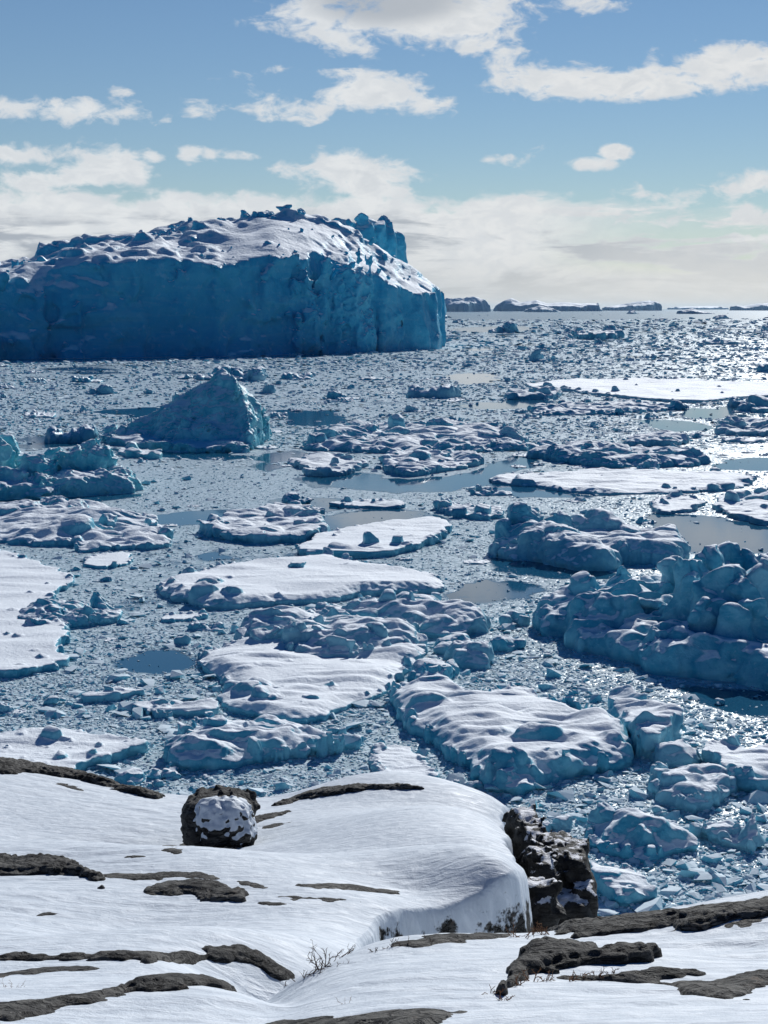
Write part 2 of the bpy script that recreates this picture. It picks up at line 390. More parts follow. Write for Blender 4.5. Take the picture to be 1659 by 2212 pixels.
brow = [gl(u, b, w, y) + (.8, 3.2) for u, b, w, y in ((650, 10, 40, 552), (668, 8, 44, 543), (690, 8, 40, 556), (715, 7, 46, 560), (742, 6, 44, 556), (765, 4, 40, 552), (782, 3, 34, 548), (792, 2, 28, 560), (630, 12, 36, 566), (788, -1, 30, 585), (765, 0, 46, 590))]
build_ice('overhanging_brow', 'broken brow jutting from the top of the wall', None, world=[G2(640, 0, 3), G2(798, 0, 1), G2(800, 0, 26), G2(640, 0, 30)], lumps=brow, thick=30, cf=1.1, taper=.1, rough=1.3, rs=4.5, blend=1.5, edge=2, es=6, seed=11, und=1.5, us=9, **BIGKW)

mv = np.empty(len(main_mass.data.vertices) * 3, f32); main_mass.data.vertices.foreach_get('co', mv); mv = mv.reshape(-1, 3)
# blocks of rubble lying on the big iceberg: things it carries ------------------
def block_mesh(name, seed, mat, n=22, flat=0.75, p=3.0, rough=.16):
    rng = np.random.default_rng(seed); c = 2.6 / n; m = n + 6
    org = np.array([-1.3 - 2 * c] * 3); ax = org[0] + np.arange(m) * c
    x, y, z = np.meshgrid(ax, ax, ax, indexing='ij'); f = np.full(x.shape, 9.0)
    for i in range(rng.integers(2, 5)):
        o = rng.uniform(-.45, .45, 3) * (1, 1, .4); Rm = np.array(Euler(rng.uniform(-.6, .6, 3)).to_matrix())
        r = rng.uniform(.45, .8, 3) * (1, .85, flat)
        u = [np.abs(Rm[k, 0] * (x - o[0]) + Rm[k, 1] * (y - o[1]) + Rm[k, 2] * (z - o[2])) / r[k] for k in range(3)]
        f = smin(f, (sum(q ** p for q in u) ** (1 / p) - 1) * r.min(), .12)
    for i in range(4):                                      # fracture planes
        v = rng.normal(size=3); v /= np.linalg.norm(v); f = smax(f, v[0] * x + v[1] * y + v[2] * z - rng.uniform(.5, .8), .06)
    f = f + rough * (.4 - np.abs(gn(x.shape, c, 0, .8, rng))) + .05 * gn(x.shape, c, 0, .3, rng)
    f = np.maximum(f, -z - .55)
    f[0] = f[-1] = 1; f[:, 0] = f[:, -1] = 1; f[:, :, 0] = f[:, :, -1] = 1
    V, Q = surfnet(f.astype(f32), org, c); V[:, 2] += .3
    return mk_mesh(name, V, Q, mat)

rb = [block_mesh('ice_block', 600 + i, M_BERG, 16, fl, 3, .2) for i, fl in enumerate((.9, 1.2, .7, 1.0))]
rgb = np.random.default_rng(77)
for i in range(96):
    if i < 40: u = rgb.uniform(330, 660); bk = np.interp(u, [330, 500, 700], [132, 130, 100]) + rgb.normal(0, 6); s_ = rgb.uniform(1.2, 3.2)
    elif i < 70: u = rgb.uniform(-40, 480); bk = rgb.uniform(4, 90); s_ = .9 + .8 * rgb.pareto(2.5)
    else: u = rgb.uniform(480, 900); bk = rgb.uniform(6, 70); s_ = .9 + .8 * rgb.pareto(2.5)
    x, y = G2(u, 0, bk); x -= bc[0]; y -= bc[1]; s_ = min(s_, 6)
    nn = (np.abs(mv[:, 0] - x) < 1.5) & (np.abs(mv[:, 1] - y) < 1.5)
    if not nn.any(): continue
    o = link('ice_block', rb[i % 4], (x, y, float(mv[nn, 2].max()) - .42 * s_), rgb.uniform(0, 6.3), parent=root); o.scale = (s_, s_ * .85, s_ * rgb.uniform(.7, 1.3))

# -- every other iceberg and floe that can be told apart ------------------------
B = build_ice
B('pyramid_iceberg', 'steep pyramid-shaped turquoise iceberg with one sharp peak', 'iceberg',
  [(227, 958), (300, 968), (425, 979), (540, 977), (556, 964), (574, 952), (572, 940), (545, 925), (440, 925), (330, 935), (235, 945)], thick=1.0, und=.3, us=4, mat=M_TURQ, cf=.9,
  ridges=[dict(pts=[(236, 956, 938), (280, 952, 918), (325, 952, 889), (400, 953, 849), (445, 954, 829), (484, 955, 799)], slope=1.0, n=.45),
          dict(pts=[(484, 955, 799), (504, 957, 818), (520, 960, 846), (534, 964, 880), (540, 970, 930)], slope=1.5, n=.4)],
  edge=.5, es=3, taper=.10, rough=.46, rs=.9, blend=.4, seed=21, group='large icebergs', land=(430, 975, 'the pyramid-shaped iceberg'), round_it=2, soft=0,
  parts=[('fluted_side', 'bright fluted ice columns down the right side', None, [(530, 958, 34, 860, 1, 3), (548, 956, 30, 869, 1, 3), (562, 952, 24, 871, 1, 3), (518, 960, 30, 838, 1, 2.8), (545, 962, 30, 905, 1, 3), (566, 952, 20, 898, 1, 3), (503, 957, 24, 822, 1, 2.6), (538, 968, 26, 925, 1, 3)]), ('ice_knob', None, None, [(437, 953, 16, 825, 1, 2.4)]), ('ice_knob', None, None, [(243, 952, 26, 924, 1, 2.6)])])
B('broken_iceberg', 'broken turquoise iceberg cut off by the left picture edge, split by a deep crack', 'iceberg',
  [(-90, 1085), (0, 1080), (80, 1078), (150, 1074), (230, 1070), (305, 1064), (300, 1052), (250, 1040), (150, 1035), (-90, 1040)], thick=2.0, und=.5, us=4, mat=M_TURQ, cf=1.0,
  lumps=[(-20, 1058, 110, 925, .6, 3.2), (20, 1055, 84, 938, .6, 2.8), (44, 1054, 60, 962, .7, 2.8), (62, 1056, 70, 990, .7), (0, 1066, 150, 1010, .45), (80, 1062, 110, 988, .5, 3.4), (152, 1056, 104, 968, .55, 4), (190, 1055, 80, 962, .6, 4), (232, 1052, 60, 974, .7, 3.5), (115, 1050, 46, 966, .8), (205, 1050, 30, 958, .8), (150, 1066, 150, 1022, .4, 3), (255, 1060, 70, 1018, .6, 3), (282, 1060, 50, 1036, .7, 3), (90, 1070, 120, 1035, .4), (220, 1064, 70, 1012, .5, 3)],
  edge=.5, es=3, taper=.1, rough=.34, rs=1.3, blend=.3, seed=22, group='large icebergs', land=(150, 1075, 'the broken iceberg'))
B('ice_floe', 'low bluish ice hump lying right behind the broken iceberg at the left edge', 'ice floe', [(255, 985), (330, 992), (355, 988), (330, 978), (262, 976)], lumps=[(285, 984, 50, 968, .6), (330, 985, 46, 974, .6)], thick=.6, mat=M_TURQ, seed=23, rough=.2, group='hummocky ice floes')
B('hummocked_floe', 'wide hummocky snow-covered floe with boulders, in front of the broken iceberg at the left edge', 'ice floe',
  [(-90, 1100), (0, 1098), (110, 1090), (190, 1094), (250, 1108), (320, 1128), (362, 1160), (364, 1176), (348, 1187), (250, 1191), (165, 1195), (175, 1180), (100, 1181), (0, 1172), (-90, 1176)], thick=.7, und=.3, us=3.5, lift=True, mat=M_MID, cf=.9,
  lumps=[(115, 1100, 70, 1074, .8), (160, 1104, 70, 1086, .8), (60, 1106, 110, 1088, .6), (0, 1108, 120, 1094, .6), (150, 1150, 110, 1118, .8, 2.3), (190, 1165, 120, 1142, .6), (110, 1165, 70, 1150), (330, 1142, 24, 1126), (290, 1160, 44, 1146), (220, 1183, 100, 1161, .5, 2.4), (320, 1178, 70, 1166, .5), (60, 1172, 120, 1158, .4), (130, 1120, 120, 1100, .7, 2.2), (250, 1130, 60, 1112, .7)],
  edge=.5, es=3, rough=.2, rs=1.1, blend=.5, parts=[('ice_boulder', None, None, [(205, 1128, 30, 1106)]), ('ice_boulder', None, None, [(235, 1150, 46, 1116, .8, 3)]), ('ice_boulder', None, None, [(320, 1132, 36, 1117), (300, 1140, 26, 1122)]), ('ice_boulder', None, None, [(225, 1155, 40, 1134)])], seed=24, scatter=30, group='hummocky ice floes', land=(190, 1195, 'the left-edge hummocky floe'))
B('ice_floe', 'large flat white floe at the left edge with scattered small ice lumps', 'ice floe',
  [(-120, 1188), (0, 1196), (65, 1222), (120, 1242), (162, 1258), (125, 1290), (80, 1318), (70, 1345), (130, 1362), (158, 1382), (125, 1412), (150, 1436), (110, 1452), (50, 1466), (-120, 1466)], thick=.55, und=.10, us=6, mat=M_NEAR, seed=25, edge=.5, es=2.5, scatter=46, rough=.1, group='flat snow-covered floes', land=(150, 1300, 'the left-edge flat floe'))
B('ice_ridge', 'low ridge of jumbled pale blue ice on the large flat floe at the left edge', 'ice ridge',
  [(22, 1356), (60, 1330), (110, 1312), (190, 1316), (262, 1330), (250, 1345), (180, 1352), (130, 1365), (60, 1364)], lumps=[(60, 1350, 50, 1332), (95, 1345, 46, 1318), (118, 1342, 40, 1306), (140, 1345, 40, 1326), (172, 1330, 34, 1300), (160, 1345, 60, 1328), (210, 1338, 50, 1322), (240, 1338, 36, 1324), (110, 1356, 70, 1342), (40, 1356, 30, 1345)], thick=.6, und=.3, us=1.5, mat=M_NEAR, seed=26, scatter=40, rough=.14, rs=.7, cf=1.0, group='hummocky ice floes')
B('ice_floe', 'small flat four-cornered snow plate right of the large flat floe at the left edge', 'ice floe', [(176, 1222), (192, 1206), (284, 1195), (290, 1220), (212, 1232)], thick=.28, und=.03, mat=M_NEAR, seed=27, edge=.15, es=1.5, rough=.05, group='flat snow-covered floes')
B('ice_floe', 'hummocky floe with a clump of rounded blocks at its back right corner', 'ice floe',
  [(445, 1150), (500, 1122), (560, 1125), (580, 1112), (650, 1097), (692, 1120), (704, 1150), (690, 1171), (560, 1177), (500, 1170), (465, 1164)], thick=.9, und=.2, us=3, mat=M_MID, parts=[('block_clump', 'clump of rounded blocks', None, [(600, 1130, 54, 1106, .9, 3, .84), (640, 1128, 54, 1098, .9, 3, .84), (665, 1136, 50, 1104, .9, 3, .84), (680, 1150, 46, 1122, .9, 3, .84), (690, 1160, 40, 1136, .9, 3, .84), (625, 1138, 70, 1118, .9, 3, .9), (660, 1148, 60, 1124, .9, 3, .9)])], seed=28, cf=.95,
  lumps=[(500, 1126, 28, 1115), (668, 1165, 60, 1148, .6), (550, 1170, 40, 1156), (480, 1155, 60, 1142, .6), (575, 1130, 26, 1112)], scatter=14, rough=.2, edge=.45, blend=.4, group='hummocky ice floes', land=(570, 1178, 'the floe with clumped blocks'))
B('ice_floe', 'long snow slab with a dark broken front edge, just behind the biggest white floe', 'ice floe',
  [(628, 1202), (697, 1162), (794, 1146), (900, 1134), (943, 1130), (978, 1144), (960, 1165), (905, 1186), (860, 1197), (846, 1204), (719, 1205)], thick=.75, und=.08, us=5, mat=M_NEAR, seed=29, lumps=[(770, 1200, 130, 1180, .35, 3.4), (690, 1202, 70, 1190, .4), (815, 1198, 50, 1180, .5), (940, 1152, 50, 1138), (900, 1172, 40, 1160), (960, 1146, 30, 1134)], scatter=26, rough=.12, edge=.3, group='flat snow-covered floes', land=(800, 1206, 'the long tilted snow slab'))
B('ice_floe', 'biggest flat white floe, smooth snow with a lone boulder and a rumpled left end', 'ice floe',
  [(344, 1280), (356, 1262), (436, 1240), (486, 1232), (600, 1220), (662, 1213), (714, 1206), (752, 1222), (860, 1238), (935, 1252), (962, 1258), (962, 1274), (900, 1284), (812, 1288), (705, 1305), (568, 1312), (529, 1316), (456, 1320), (353, 1292)], thick=.85, und=.12, us=7, lift=True, mat=M_NEAR, seed=30, edge=.35, es=2,
  lumps=[(390, 1280, 70, 1262, .8), (440, 1285, 70, 1258, .7), (480, 1300, 80, 1274, .6), (430, 1304, 70, 1284, .5), (500, 1288, 50, 1264, .7), (520, 1308, 60, 1290, .6), (455, 1262, 50, 1248), (380, 1292, 40, 1276), (650, 1308, 50, 1294), (930, 1270, 60, 1254, .6), (860, 1280, 60, 1264, .5)], scatter=10, rough=.13, rs=.9, blend=.5, group='flat snow-covered floes', land=(620, 1320, 'the biggest flat white floe'))
B('ice_chunk', 'lone dark blue boulder of ice sitting on the biggest flat white floe', 'ice chunk', [(624, 1244), (652, 1248), (662, 1244), (645, 1236), (628, 1236)], lumps=[(640, 1242, 32, 1218, .9, 2.4), (656, 1244, 16, 1234)], thick=1.05, mat=M_NEAR, seed=31, rough=.12, rs=.8, edge=.1, cf=.7)
B('ring_floe', 'angular snow floe with a sharp front corner, overhung by a curved ridge of ice', 'ice floe',
  [(416, 1427), (485, 1402), (560, 1385), (700, 1375), (900, 1390), (915, 1406), (880, 1459), (835, 1503), (778, 1524), (700, 1556), (662, 1564), (622, 1566), (540, 1550), (480, 1537), (482, 1478), (446, 1454)], thick=.62, und=.16, us=4, lift=True, mat=M_NEAR, parts=[('ice_lump', None, None, [(600, 1528, 70, 1500), (590, 1508, 56, 1478)]), ('ice_lump', None, None, [(640, 1545, 50, 1522), (670, 1530, 36, 1504)])], seed=32, edge=.22, es=2,
  lumps=[(540, 1492, 70, 1474, .9, 2.3), (570, 1510, 60, 1484), (610, 1550, 60, 1534), (540, 1448, 50, 1436), (730, 1530, 40, 1518), (700, 1482, 60, 1474), (510, 1482, 50, 1470), (840, 1470, 50, 1462), (560, 1478, 60, 1466, .6, 2.2)], scatter=12, rough=.12, rs=.8, blend=.5, cf=.85, smooth_snow=1.6, group='flat snow-covered floes', land=(620, 1568, 'the sharp-cornered floe'))
B('ice_ridge', 'curved wall of rounded bluish ice standing on the angular floe and shading it', 'ice ridge',
  [(505, 1398), (520, 1375), (600, 1362), (760, 1362), (880, 1372), (922, 1396), (900, 1412), (840, 1418), (790, 1430), (730, 1436), (650, 1432), (600, 1420), (560, 1405)], thick=1.4, und=.3, us=2.5, mat=M_NEAR, seed=33, cf=.8,
  lumps=[(535, 1392, 60, 1352, .7), (585, 1402, 90, 1356, .55), (650, 1410, 90, 1346, .55, 2.5), (690, 1412, 90, 1347, .5, 3), (720, 1416, 90, 1362, .5), (765, 1412, 60, 1350, .7, 3.4), (778, 1416, 90, 1368, .5, 2.4), (812, 1406, 56, 1342, .8, 2.5), (845, 1402, 60, 1362, .8), (878, 1398, 60, 1364, .8, 2.4), (905, 1400, 44, 1372), (530, 1402, 30, 1388), (600, 1372, 70, 1350, .6), (900, 1410, 50, 1390), (560, 1392, 50, 1356), (740, 1422, 100, 1385, .4), (840, 1412, 70, 1380, .6)],
  edge=.35, taper=.08, rough=.22, rs=1.2, blend=.35, group='ridges of piled ice', land=(920, 1400, 'the curved wall of ice'))
B('ice_ridge', 'long shaded ice ridge with a snowy domed right end, behind the curved ice wall', 'ice ridge',
  [(640, 1352), (700, 1328), (800, 1312), (900, 1308), (1000, 1322), (1048, 1346), (1050, 1364), (1008, 1380), (920, 1380), (850, 1362), (740, 1360)], thick=1.0, und=.3, us=2.5, mat=M_NEAR, seed=34, cf=.85,
  lumps=[(670, 1350, 70, 1326, .6), (720, 1345, 70, 1312, .6), (762, 1342, 60, 1296, .7), (800, 1345, 70, 1300, .6), (835, 1340, 50, 1278, .7, 3), (868, 1342, 60, 1284, .7, 3.4), (882, 1345, 28, 1276, .8), (920, 1350, 80, 1304, .7, 2.3), (960, 1352, 90, 1312, .7, 2.2), (1000, 1358, 100, 1313, .8, 2.2), (1030, 1364, 50, 1334, .8), (940, 1368, 80, 1330, .6), (640, 1345, 30, 1330), (780, 1352, 90, 1318, .5), (700, 1350, 40, 1322)],
  edge=.4, rough=.2, rs=1.1, blend=.35, group='ridges of piled ice', land=(1060, 1345, 'the dome-ended ridge'))
def chunk(label, x, y, w, yt, seed, extra=(), mat=None, name='ice_chunk', **kw):
    L = [(x, y, w, yt, .85, 2.5)] + list(extra)
    r = w * .5; out = [(x - r, y + 1), (x - r * .4, y - r * .18), (x + r * .5, y - r * .16), (x + r, y + 2), (x + r * .5, y + r * .22), (x - r * .5, y + r * .2)]
    kw = dict(dict(thick=.4, und=.1, us=1.5, rough=.15, rs=.9, edge=.2, cf=.75, blend=.25, group='blocks of ice that can be told apart'), **kw)
    return B(name, label, 'ice chunk', out, L, mat=mat or M_NEAR, seed=seed, **kw)
chunk('round snow-capped ice block, nearest of the chain right of the angular floe', 935, 1468, 92, 1430, 41, [(905, 1474, 50, 1448), (965, 1462, 40, 1440), (930, 1480, 70, 1462, .6), (975, 1455, 30, 1425)])
chunk('lumpy ice block crowned with snow, middle of the chain right of the angular floe', 1022, 1430, 80, 1382, 42, [(1000, 1436, 50, 1398), (1045, 1428, 40, 1390), (1020, 1440, 80, 1410, .6), (960, 1410, 40, 1392), (985, 1425, 40, 1390)])
chunk('dark wedge-shaped ice block at the right end of the chain beside the curved wall', 1090, 1402, 60, 1370, 43, [(1115, 1398, 46, 1380), (1070, 1400, 30, 1382)])
chunk('flat snow-topped ice slab leaning on the chain between dome ridge and lumpy block', 985, 1396, 76, 1374, 44, [(960, 1398, 40, 1382)])
chunk('pair of small ice blocks between the dome-ended ridge and the great right-edge berg', 1112, 1345, 46, 1318, 45, [(1094, 1350, 30, 1330), (1130, 1350, 26, 1328)])
chunk('small pointed ice block filling the gap between the angular and the great tilted floe', 880, 1500, 44, 1476, 46, [(862, 1504, 30, 1488)])
B('tilted_floe', 'thick tilted ice slab with wavy snow, biggest floe right of the angular one', 'ice floe',
  [(840, 1532), (845, 1508), (860, 1500), (900, 1486), (945, 1482), (995, 1504), (1045, 1529), (1110, 1518), (1155, 1523), (1210, 1549), (1300, 1569), (1365, 1599), (1384, 1628), (1374, 1666), (1310, 1672), (1220, 1692), (1155, 1698), (1148, 1714), (1110, 1724), (1065, 1706), (995, 1662), (910, 1598), (855, 1562)], thick=1.2, und=.20, us=3.4, lift=True, mat=M_NEAR, seed=50, cf=.8, budget=6e6,
  lumps=[(1160, 1596, 130, 1562, .55, 2.2), (1185, 1600, 80, 1566, .6, 2.3), (1080, 1590, 110, 1572, .5, 2.2), (925, 1520, 90, 1494, .5, 2.2), (1075, 1545, 60, 1522, .8), (1010, 1545, 100, 1528, .5), (1085, 1655, 70, 1612, .8, 2.5), (1120, 1650, 60, 1614, .8), (1150, 1634, 60, 1616), (1350, 1650, 80, 1606, .8, 2.5), (1310, 1655, 90, 1612, .6, 2.4), (1230, 1678, 130, 1642, .45, 2.6), (1290, 1670, 90, 1632, .5), (1180, 1690, 80, 1656, .5), (1110, 1706, 90, 1664, .7, 2.4), (1070, 1690, 70, 1652, .7), (1020, 1660, 70, 1626, .6), (970, 1625, 70, 1594, .6), (920, 1590, 60, 1560, .6), (870, 1545, 50, 1520, .8), (1230, 1600, 40, 1584), (1270, 1612, 40, 1600), (1320, 1600, 60, 1580, .7, 2.3), (1130, 1670, 60, 1640)],
  edge=.3, es=2.5, taper=.22, rough=.16, rs=1.1, blend=.6, smooth_snow=2.0, group='ice floes of their own kind', land=(1000, 1690, 'the thick tilted slab of ice'), round_it=2)
B('great_iceberg', 'great lumpy blue iceberg rising at the right edge with rounded knobs and snow ledges', 'iceberg',
  [(1160, 1358), (1195, 1340), (1230, 1318), (1330, 1300), (1450, 1300), (1560, 1290), (1760, 1290), (1760, 1500), (1660, 1494), (1600, 1484), (1530, 1474), (1455, 1468), (1390, 1456), (1378, 1436), (1330, 1424), (1255, 1405), (1210, 1378)], thick=1.8, und=.5, us=3, mat=M_NEAR, parts=[('ice_knob', None, None, [(1632, 1410, 62, 1224, .9, 2.3)]), ('ice_knob', None, None, [(1480, 1352, 74, 1202, .8, 3), (1450, 1350, 62, 1208, .9, 3)]), ('ice_knob', None, None, [(1410, 1440, 60, 1394, .8, 3)]), ('ice_knob', None, None, [(1180, 1372, 34, 1344), (1175, 1366, 40, 1326)])], seed=51, cf=.85, budget=8.5e6,
  lumps=[(1225, 1345, 70, 1268, .8, 2.6), (1265, 1345, 80, 1243, .7, 2.6), (1300, 1350, 90, 1262, .7, 2.5), (1320, 1385, 100, 1276, .7, 3), (1345, 1390, 90, 1290, .7, 2.6), (1270, 1380, 90, 1300, .7, 2.5), (1220, 1365, 60, 1312, .8), (1200, 1372, 40, 1330), (1250, 1398, 70, 1340, .6), (1380, 1340, 120, 1268, .6, 2.3), (1400, 1380, 110, 1300, .6, 2.3), (1420, 1335, 90, 1256, .6), (1370, 1400, 80, 1330, .6),
         (1520, 1370, 80, 1198, .8, 2.8), (1500, 1395, 90, 1225, .8, 2.6), (1548, 1360, 90, 1192, .8, 2.4), (1600, 1360, 90, 1194, .8, 2.4), (1650, 1365, 90, 1215, .8), (1700, 1370, 110, 1240, .8), (1560, 1410, 110, 1240, .7, 2.5), (1545, 1430, 120, 1290, .6, 2.5), (1600, 1420, 90, 1270, .8, 2.4), (1575, 1440, 100, 1295, .7, 2.4), (1640, 1435, 110, 1290, .7, 2.6), (1700, 1440, 130, 1300, .6), (1480, 1420, 80, 1335, .7),
         (1455, 1448, 80, 1392, .7, 2.6), (1420, 1410, 70, 1350, .7), (1480, 1440, 70, 1360, .8), (1530, 1455, 110, 1370, .6, 2.5), (1600, 1462, 130, 1380, .6, 2.5), (1660, 1470, 120, 1390, .6), (1560, 1466, 100, 1410, .5), (1440, 1452, 70, 1420, .6), (1325, 1412, 90, 1380, .5)],
  edge=.6, es=3, taper=.1, rough=.34, rs=1.9, blend=.9, group='large icebergs', land=(1400, 1470, 'the great right-edge iceberg'))
B('saddle_iceberg', 'low dark blue iceberg with a smooth white snow saddle between two humps', 'iceberg',
  [(1064, 1190), (1070, 1206), (1155, 1210), (1200, 1222), (1255, 1234), (1322, 1232), (1334, 1218), (1455, 1222), (1488, 1204), (1470, 1180), (1380, 1166), (1250, 1158), (1100, 1164)], thick=1.5, und=.3, us=3.5, mat=M_MID, parts=[('ice_hump', 'ragged dark hump at its left end', None, [(1085, 1188, 50, 1118, .8, 3), (1112, 1182, 80, 1087, .7, 2.4), (1148, 1180, 60, 1099, .8), (1135, 1192, 90, 1128, .7)])], seed=52, cf=.85, budget=6e6,
  lumps=[(1098, 1200, 60, 1160, .7), (1150, 1205, 60, 1146, .7, 3), (1135, 1206, 50, 1176, .7), (1180, 1208, 60, 1164, .7, 2.8), (1205, 1180, 60, 1104, .8), (1240, 1178, 70, 1112, .7), (1290, 1178, 90, 1100, .7, 2.3), (1320, 1182, 60, 1120, .7), (1350, 1184, 60, 1134, .7), (1240, 1215, 150, 1158, .6, 2.2), (1270, 1225, 130, 1176, .45, 3.2), (1310, 1224, 50, 1182, .8, 3), (1200, 1200, 120, 1134, .6, 2.1), (1370, 1212, 120, 1162, .5, 2.8), (1420, 1212, 100, 1166, .5, 2.5), (1455, 1206, 60, 1168, .8), (1380, 1190, 110, 1150, .5, 2.2), (1460, 1196, 40, 1164)],
  edge=.5, es=3, taper=.12, rough=.22, rs=1.3, blend=.6, smooth_snow=1.5, group='large icebergs', land=(1270, 1236, 'the snow-saddled iceberg'))
B('dark_floe', 'long low dark blue ice hump shaded on its near side, behind the flat striped floe', 'ice floe',
  [(1147, 985), (1180, 992), (1245, 1006), (1330, 1013), (1400, 1010), (1500, 1008), (1525, 1002), (1515, 990), (1450, 982), (1300, 976), (1160, 974)], thick=1.1, und=.4, us=4, mat=M_FAR, seed=53, cf=.9,
  lumps=[(1170, 988, 60, 966, .6), (1205, 990, 60, 964, .6), (1280, 996, 120, 962, .5, 2.3), (1320, 998, 120, 964, .5), (1360, 1000, 90, 974, .5), (1430, 1000, 110, 972, .4, 2.4), (1490, 1000, 80, 972, .5, 2.6), (1510, 1002, 40, 982, .7), (1240, 996, 60, 976, .6)], rough=.3, rs=1.6, edge=.6, blend=.5, group='hummocky ice floes', land=(1330, 1016, 'the long dark ice hump'))
B('hummock_field', 'broad jumble of frozen hummocks and snow between the pyramid-shaped and the long dark ice hump', 'ice floe',
  [(660, 966), (664, 974), (794, 978), (900, 980), (969, 980), (1060, 976), (1141, 973), (1140, 958), (1090, 940), (1000, 930), (860, 922), (760, 928), (690, 942)], thick=1.0, und=.5, us=5, mat=M_MID, parts=[('ice_block', None, None, [(855, 938, 50, 895, .8), (862, 950, 56, 924)]), ('ice_block', None, None, [(952, 946, 56, 906, .8)]), ('ice_block', None, None, [(1102, 962, 56, 925, .6, 2.4)]), ('ice_block', None, None, [(770, 945, 60, 911, .7)])], seed=54, cf=.95, budget=6e6,
  lumps=[(690, 968, 60, 938, .6), (720, 958, 70, 926, .6), (800, 950, 50, 918), (840, 962, 60, 938, .6), (930, 950, 50, 922), (990, 950, 46, 926), (1013, 954, 60, 928), (1060, 962, 90, 932, .5), (1040, 972, 140, 954, .3), (1110, 972, 70, 955, .4), (930, 972, 80, 950, .5), (870, 972, 70, 952, .5), (740, 970, 80, 952, .5), (920, 962, 60, 940), (800, 968, 70, 952)], scatter=70, rough=.26, rs=1.3, edge=.8, blend=.5, group='hummocky ice floes', land=(890, 940, 'the broad jumble of hummocks'))
B('ice_floe', 'snowy rubble floe with a dark front edge, just before the broad hummock jumble', 'ice floe',
  [(820, 1008), (838, 1022), (890, 1032), (960, 1020), (1042, 1004), (1035, 998), (985, 990), (900, 982), (850, 986)], thick=.7, und=.3, us=3, mat=M_MID, seed=55, lumps=[(880, 1005, 60, 990, .6), (925, 1000, 80, 978, .6), (950, 998, 60, 980, .6), (870, 1018, 60, 1004, .5), (985, 996, 40, 984)], scatter=22, rough=.2, edge=.5, group='hummocky ice floes', land=(930, 1034, 'the rubble floe before the hummocks'))
B('ice_floe', 'small snowy floe with a dark lip, before the left end of the hummock jumble', 'ice floe',
  [(618, 1000), (660, 994), (706, 990), (790, 1003), (786, 1010), (750, 1027), (700, 1030), (662, 1026), (664, 1016)], thick=.55, und=.15, us=3, mat=M_MID, seed=56, lumps=[(700, 1022, 80, 1010, .4), (785, 1010, 26, 1000), (740, 1020, 40, 1012)], scatter=12, rough=.12, edge=.5, group='hummocky ice floes')
B('striped_floe', 'long flat white floe with wind-carved dark stripes and a lumpy right end', 'ice floe',
  [(1046, 1040), (1080, 1028), (1150, 1027), (1330, 1020), (1450, 1021), (1550, 1024), (1600, 1028), (1636, 1032), (1625, 1042), (1575, 1062), (1500, 1065), (1395, 1068), (1305, 1072), (1215, 1064), (1170, 1052), (1120, 1050)], thick=.5, und=.14, us=5, mat=M_MID, seed=57, lumps=[(1135, 1048, 60, 1034, .6), (1125, 1042, 36, 1030), (1560, 1058, 60, 1042, .6), (1590, 1046, 70, 1036, .5), (1545, 1060, 40, 1046), (1490, 1056, 24, 1048), (1320, 1024, 60, 1016, .5), (1380, 1024, 50, 1017, .5)], scatter=10, rough=.12, edge=.45, group='flat snow-covered floes', land=(1400, 1074, 'the long striped floe'))
B('ice_floe', 'small flat floe with a dark ragged rim, just before the long striped floe', 'ice floe', [(1402, 1084), (1480, 1076), (1522, 1088), (1515, 1096), (1495, 1106), (1440, 1112), (1418, 1108)], thick=.4, und=.06, us=2, mat=M_MID, seed=58, edge=.4, es=1.5, scatter=10, rough=.08, group='flat snow-covered floes')
B('ice_floe', 'floe with a knobbly ice heap, cut off by the right edge above the calm water', 'ice floe', [(1536, 1094), (1595, 1070), (1720, 1066), (1740, 1140), (1659, 1136), (1625, 1128), (1570, 1117)], thick=.5, und=.12, us=3, mat=M_MID, seed=59, lumps=[(1600, 1080, 50, 1060, .7), (1640, 1086, 60, 1068, .7), (1680, 1090, 60, 1066), (1620, 1112, 30, 1100)], scatter=18, rough=.15, edge=.4, group='hummocky ice floes', land=(1640, 1130, 'the right-edge knobbly floe'))
B('ice_floe', 'very long bright white sheet of ice far out on the right', 'ice floe', [(1115, 834), (1210, 826), (1370, 822), (1500, 825), (1659, 830), (1800, 832), (1800, 852), (1659, 858), (1560, 866), (1480, 872), (1355, 863), (1310, 857), (1230, 847)], thick=.7, und=.15, us=9, mat=M_MID, seed=60, edge=1.5, es=8, scatter=16, cf=1.3, rough=.15, group='flat snow-covered floes', land=(1350, 874, 'the far white ice sheet'))
B('ice_floe', 'thin straight snow strip afloat in the calm water in the middle', 'ice floe', [(715, 1091), (760, 1086), (820, 1085), (886, 1090), (878, 1098), (820, 1100), (741, 1098)], thick=.35, und=.08, us=2, mat=M_MID, seed=61, edge=.3, es=1.5, rough=.08, scatter=8, group='flat snow-covered floes')
B('ice_floe', 'ragged low floe strewn with ice bits, left of the dark iceberg with the snow saddle', 'ice floe', [(934, 1100), (960, 1094), (1040, 1098), (1088, 1108), (1072, 1126), (991, 1119)], thick=.45, und=.15, us=2, mat=M_MID, seed=62, scatter=36, rough=.12, edge=.45, group='hummocky ice floes')
chunk('small rounded ice block with a snowy tail floating above the clump of rounded blocks', 632, 1088, 40, 1068, 63, [(660, 1088, 50, 1078, .5), (615, 1088, 16, 1080)], mat=M_MID)
chunk('little cone of ice beside a low lump, left of the striped floe', 1034, 1060, 18, 1047, 64, [(1054, 1060, 20, 1051), (1018, 1061, 16, 1054)], mat=M_MID)
